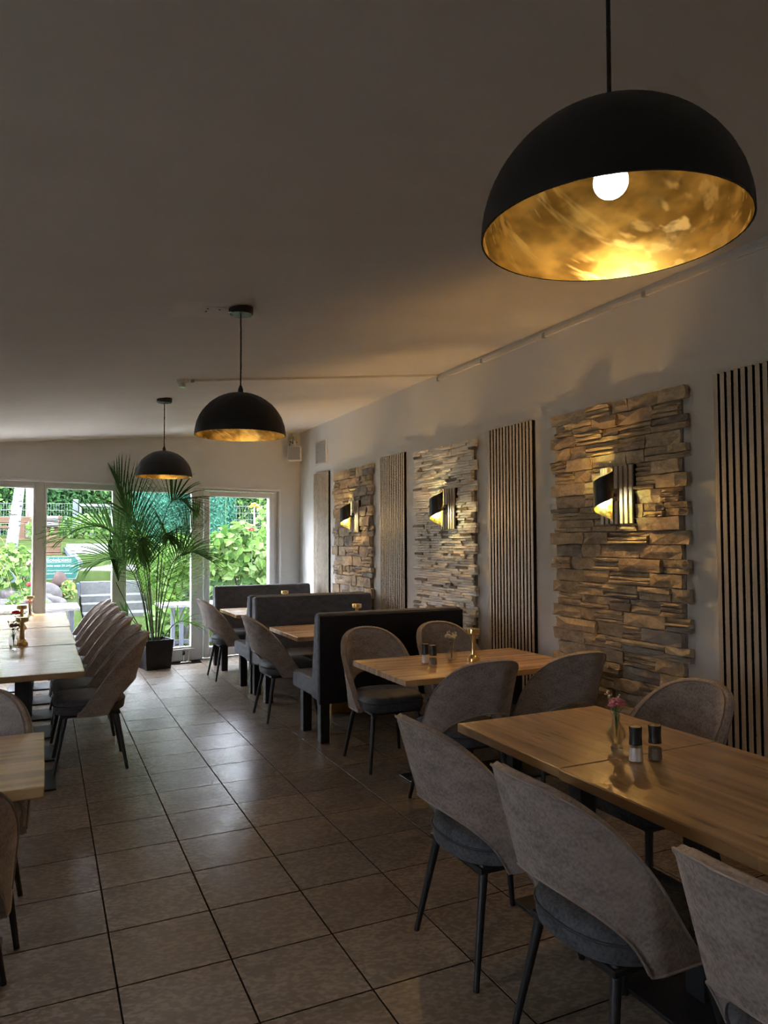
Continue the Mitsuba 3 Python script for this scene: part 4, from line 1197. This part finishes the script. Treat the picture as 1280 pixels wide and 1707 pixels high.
# log furniture and trees
k = thing('log_bench', 'brown timber bench behind the birch trunk', 'bench')
for nm, q in (('back_board', (-1.6, -0.25, 22.55, 22.62, 2.10, 2.28)), ('back_board', (-1.6, -0.25, 22.54, 22.62, 1.94, 2.03)), ('seat_board', (-1.6, -0.22, 21.9, 22.5, 1.58, 1.66)), ('post', (-0.62, -0.48, 22.4, 22.55, 1.4, 2.1)), ('post', (-1.55, -1.42, 22.4, 22.55, 1.4, 2.1)), ('leg', (-0.5, -0.38, 21.95, 22.1, 1.35, 1.6))):
    obj(nm, box(*q, 0.012), 'log_wood', k)
k = thing('log_chair', 'carved timber armchair on a wooden pedestal beside the path', 'chair')
for z0, z1, a in ((1.18, 1.32, 0.40), (1.32, 1.46, 0.30), (1.46, 1.58, 0.32), (1.58, 1.72, 0.42)):
    obj('pedestal_board', box(0.22 - a / 2 - 0.06, 0.22 + a / 2 - 0.02, 18.6 - a / 2, 18.6 + a / 2, z0, z1 - 0.006, 0.012), 'log_wood', k)
for dx in (-0.12, 0.06):
    m = box(-0.045, 0.045, -0.05, 0.05, 0, 0.50, 0.012); m.apply_transform(trimesh.transformations.rotation_matrix(math.radians(14), [0, 1, 0])); m.apply_translation([0.16 + dx, 18.7, 1.70])
    obj('back_post', m, 'log_wood', k)
for z, r in ((1.98, 0.085), (2.11, 0.085)):
    obj('back_log', frustum([-0.02, 18.62, z], [0.30, 18.56, z], r * 0.8, r * 0.8, 12), 'log_end', k, smooth=40)
k = thing('birch_tree', 'pale spotted birch trunk leaning past the left window', 'tree')
obj('trunk', tube([(-0.64, 16.9, 1.1), (-0.58, 16.85, 1.7), (-0.48, 16.78, 2.6), (-0.36, 16.7, 3.8)], [0.13, 0.115, 0.10, 0.09], 14), 'birch_bark', k, smooth=True)
k = thing('conifer_tree', 'thick dark brown tree trunk beside the window post', 'tree')
obj('trunk', tube([(-0.3, 23.3, 1.4), (-0.33, 23.3, 2.4), (-0.36, 23.3, 5.0)], [0.19, 0.165, 0.15], 14), 'dark_bark', k, smooth=True)
# arching yellow-green grass at the far left
k = thing('ornamental_grass', 'arching yellow-green grass at the far left of the window', 'grass plant')
rr = np.random.default_rng(5)
for q in range(26):
    a = rr.uniform(-0.9, 0.9); L = rr.uniform(0.5, 1.1); h = rr.uniform(1.4, 1.95)
    x0 = -1.05
    pts = [np.array([x0, 13.6, 0.5]), np.array([x0 + 0.3 * L * math.sin(a + 0.5), 13.6 - 0.25 * L * math.cos(a), h]), np.array([x0 + 0.62 * L * math.sin(a + 0.5), 13.6 - 0.5 * L * math.cos(a), h - 0.1]), np.array([x0 + 0.8 * L * math.sin(a + 0.5), 13.6 - 0.7 * L * math.cos(a), h - 0.7 * L])]
    s = np.linspace(0, 1, 12)[:, None]
    c = (1 - s) ** 3 * pts[0] + 3 * s * (1 - s) ** 2 * pts[1] + 3 * s ** 2 * (1 - s) * pts[2] + s ** 3 * pts[3]
    obj('blade', tube(c, np.linspace(0.007, 0.002, 12), 4), 'grass_yellow', k)


def bloom(x, y, z, r, mt, label, stem_to, seed, stem='stem_green', sr=0.006):
    k = thing('garden_flower', label, 'flower')
    obj('stalk', tube([(x, y, stem_to), (x + 0.01, y, (stem_to + z) / 2), (x, y, z)], sr, 5), stem, k, smooth=True)
    petals((x, y, z), r, 18, mt, k, seed=seed)


bloom(-0.17, 12.85, 0.90, 0.065, 'petal_red', 'red garden flower low beside the window post', 0.0, 51)
bloom(-0.20, 13.3, 1.22, 0.055, 'petal_pink', 'pink garden flower higher beside the window post', 0.3, 52)
bloom(3.54, 13.25, 2.22, 0.085, 'petal_orange', 'orange bloom on a pale stake above the shrub in the door glass', 0.9, 53, 'terrace_white', 0.02)
bloom(3.05, 13.45, 2.42, 0.075, 'petal_orange', 'orange bloom at the top left of the door glass', 0.9, 54)
bloom(3.06, 11.62, 1.76, 0.045, 'petal_red', 'small red bloom on the shrub in the door glass', 1.0, 55)

# terrace furniture
k = thing('terrace_table', 'white terrace table outside behind the long table', 'table')
obj('tabletop', box(-0.55, 0.43, 10.05, 10.95, 0.70, 0.735, 0.005), 'terrace_white', k)
for x in (-0.45, 0.33):
    for y in (10.15, 10.85):
        obj('leg', box(x - 0.03, x + 0.03, y - 0.03, y + 0.03, -0.045, 0.70, 0.004), 'terrace_leg', k)
k = thing('terrace_table', 'white terrace table with blue-grey slat legs outside right of the palm', 'table')
obj('tabletop', box(1.50, 2.70, 10.62, 11.2, 0.63, 0.672, 0.005), 'terrace_white', k)
for x in (1.68, 1.80, 2.42, 2.54):
    obj('leg', box(x - 0.028, x + 0.028, 10.68, 10.74, -0.045, 0.63, 0.004), 'terrace_leg', k)
obj('stretcher', box(1.55, 2.65, 10.75, 10.8, 0.10, 0.16, 0.004), 'terrace_leg', k)
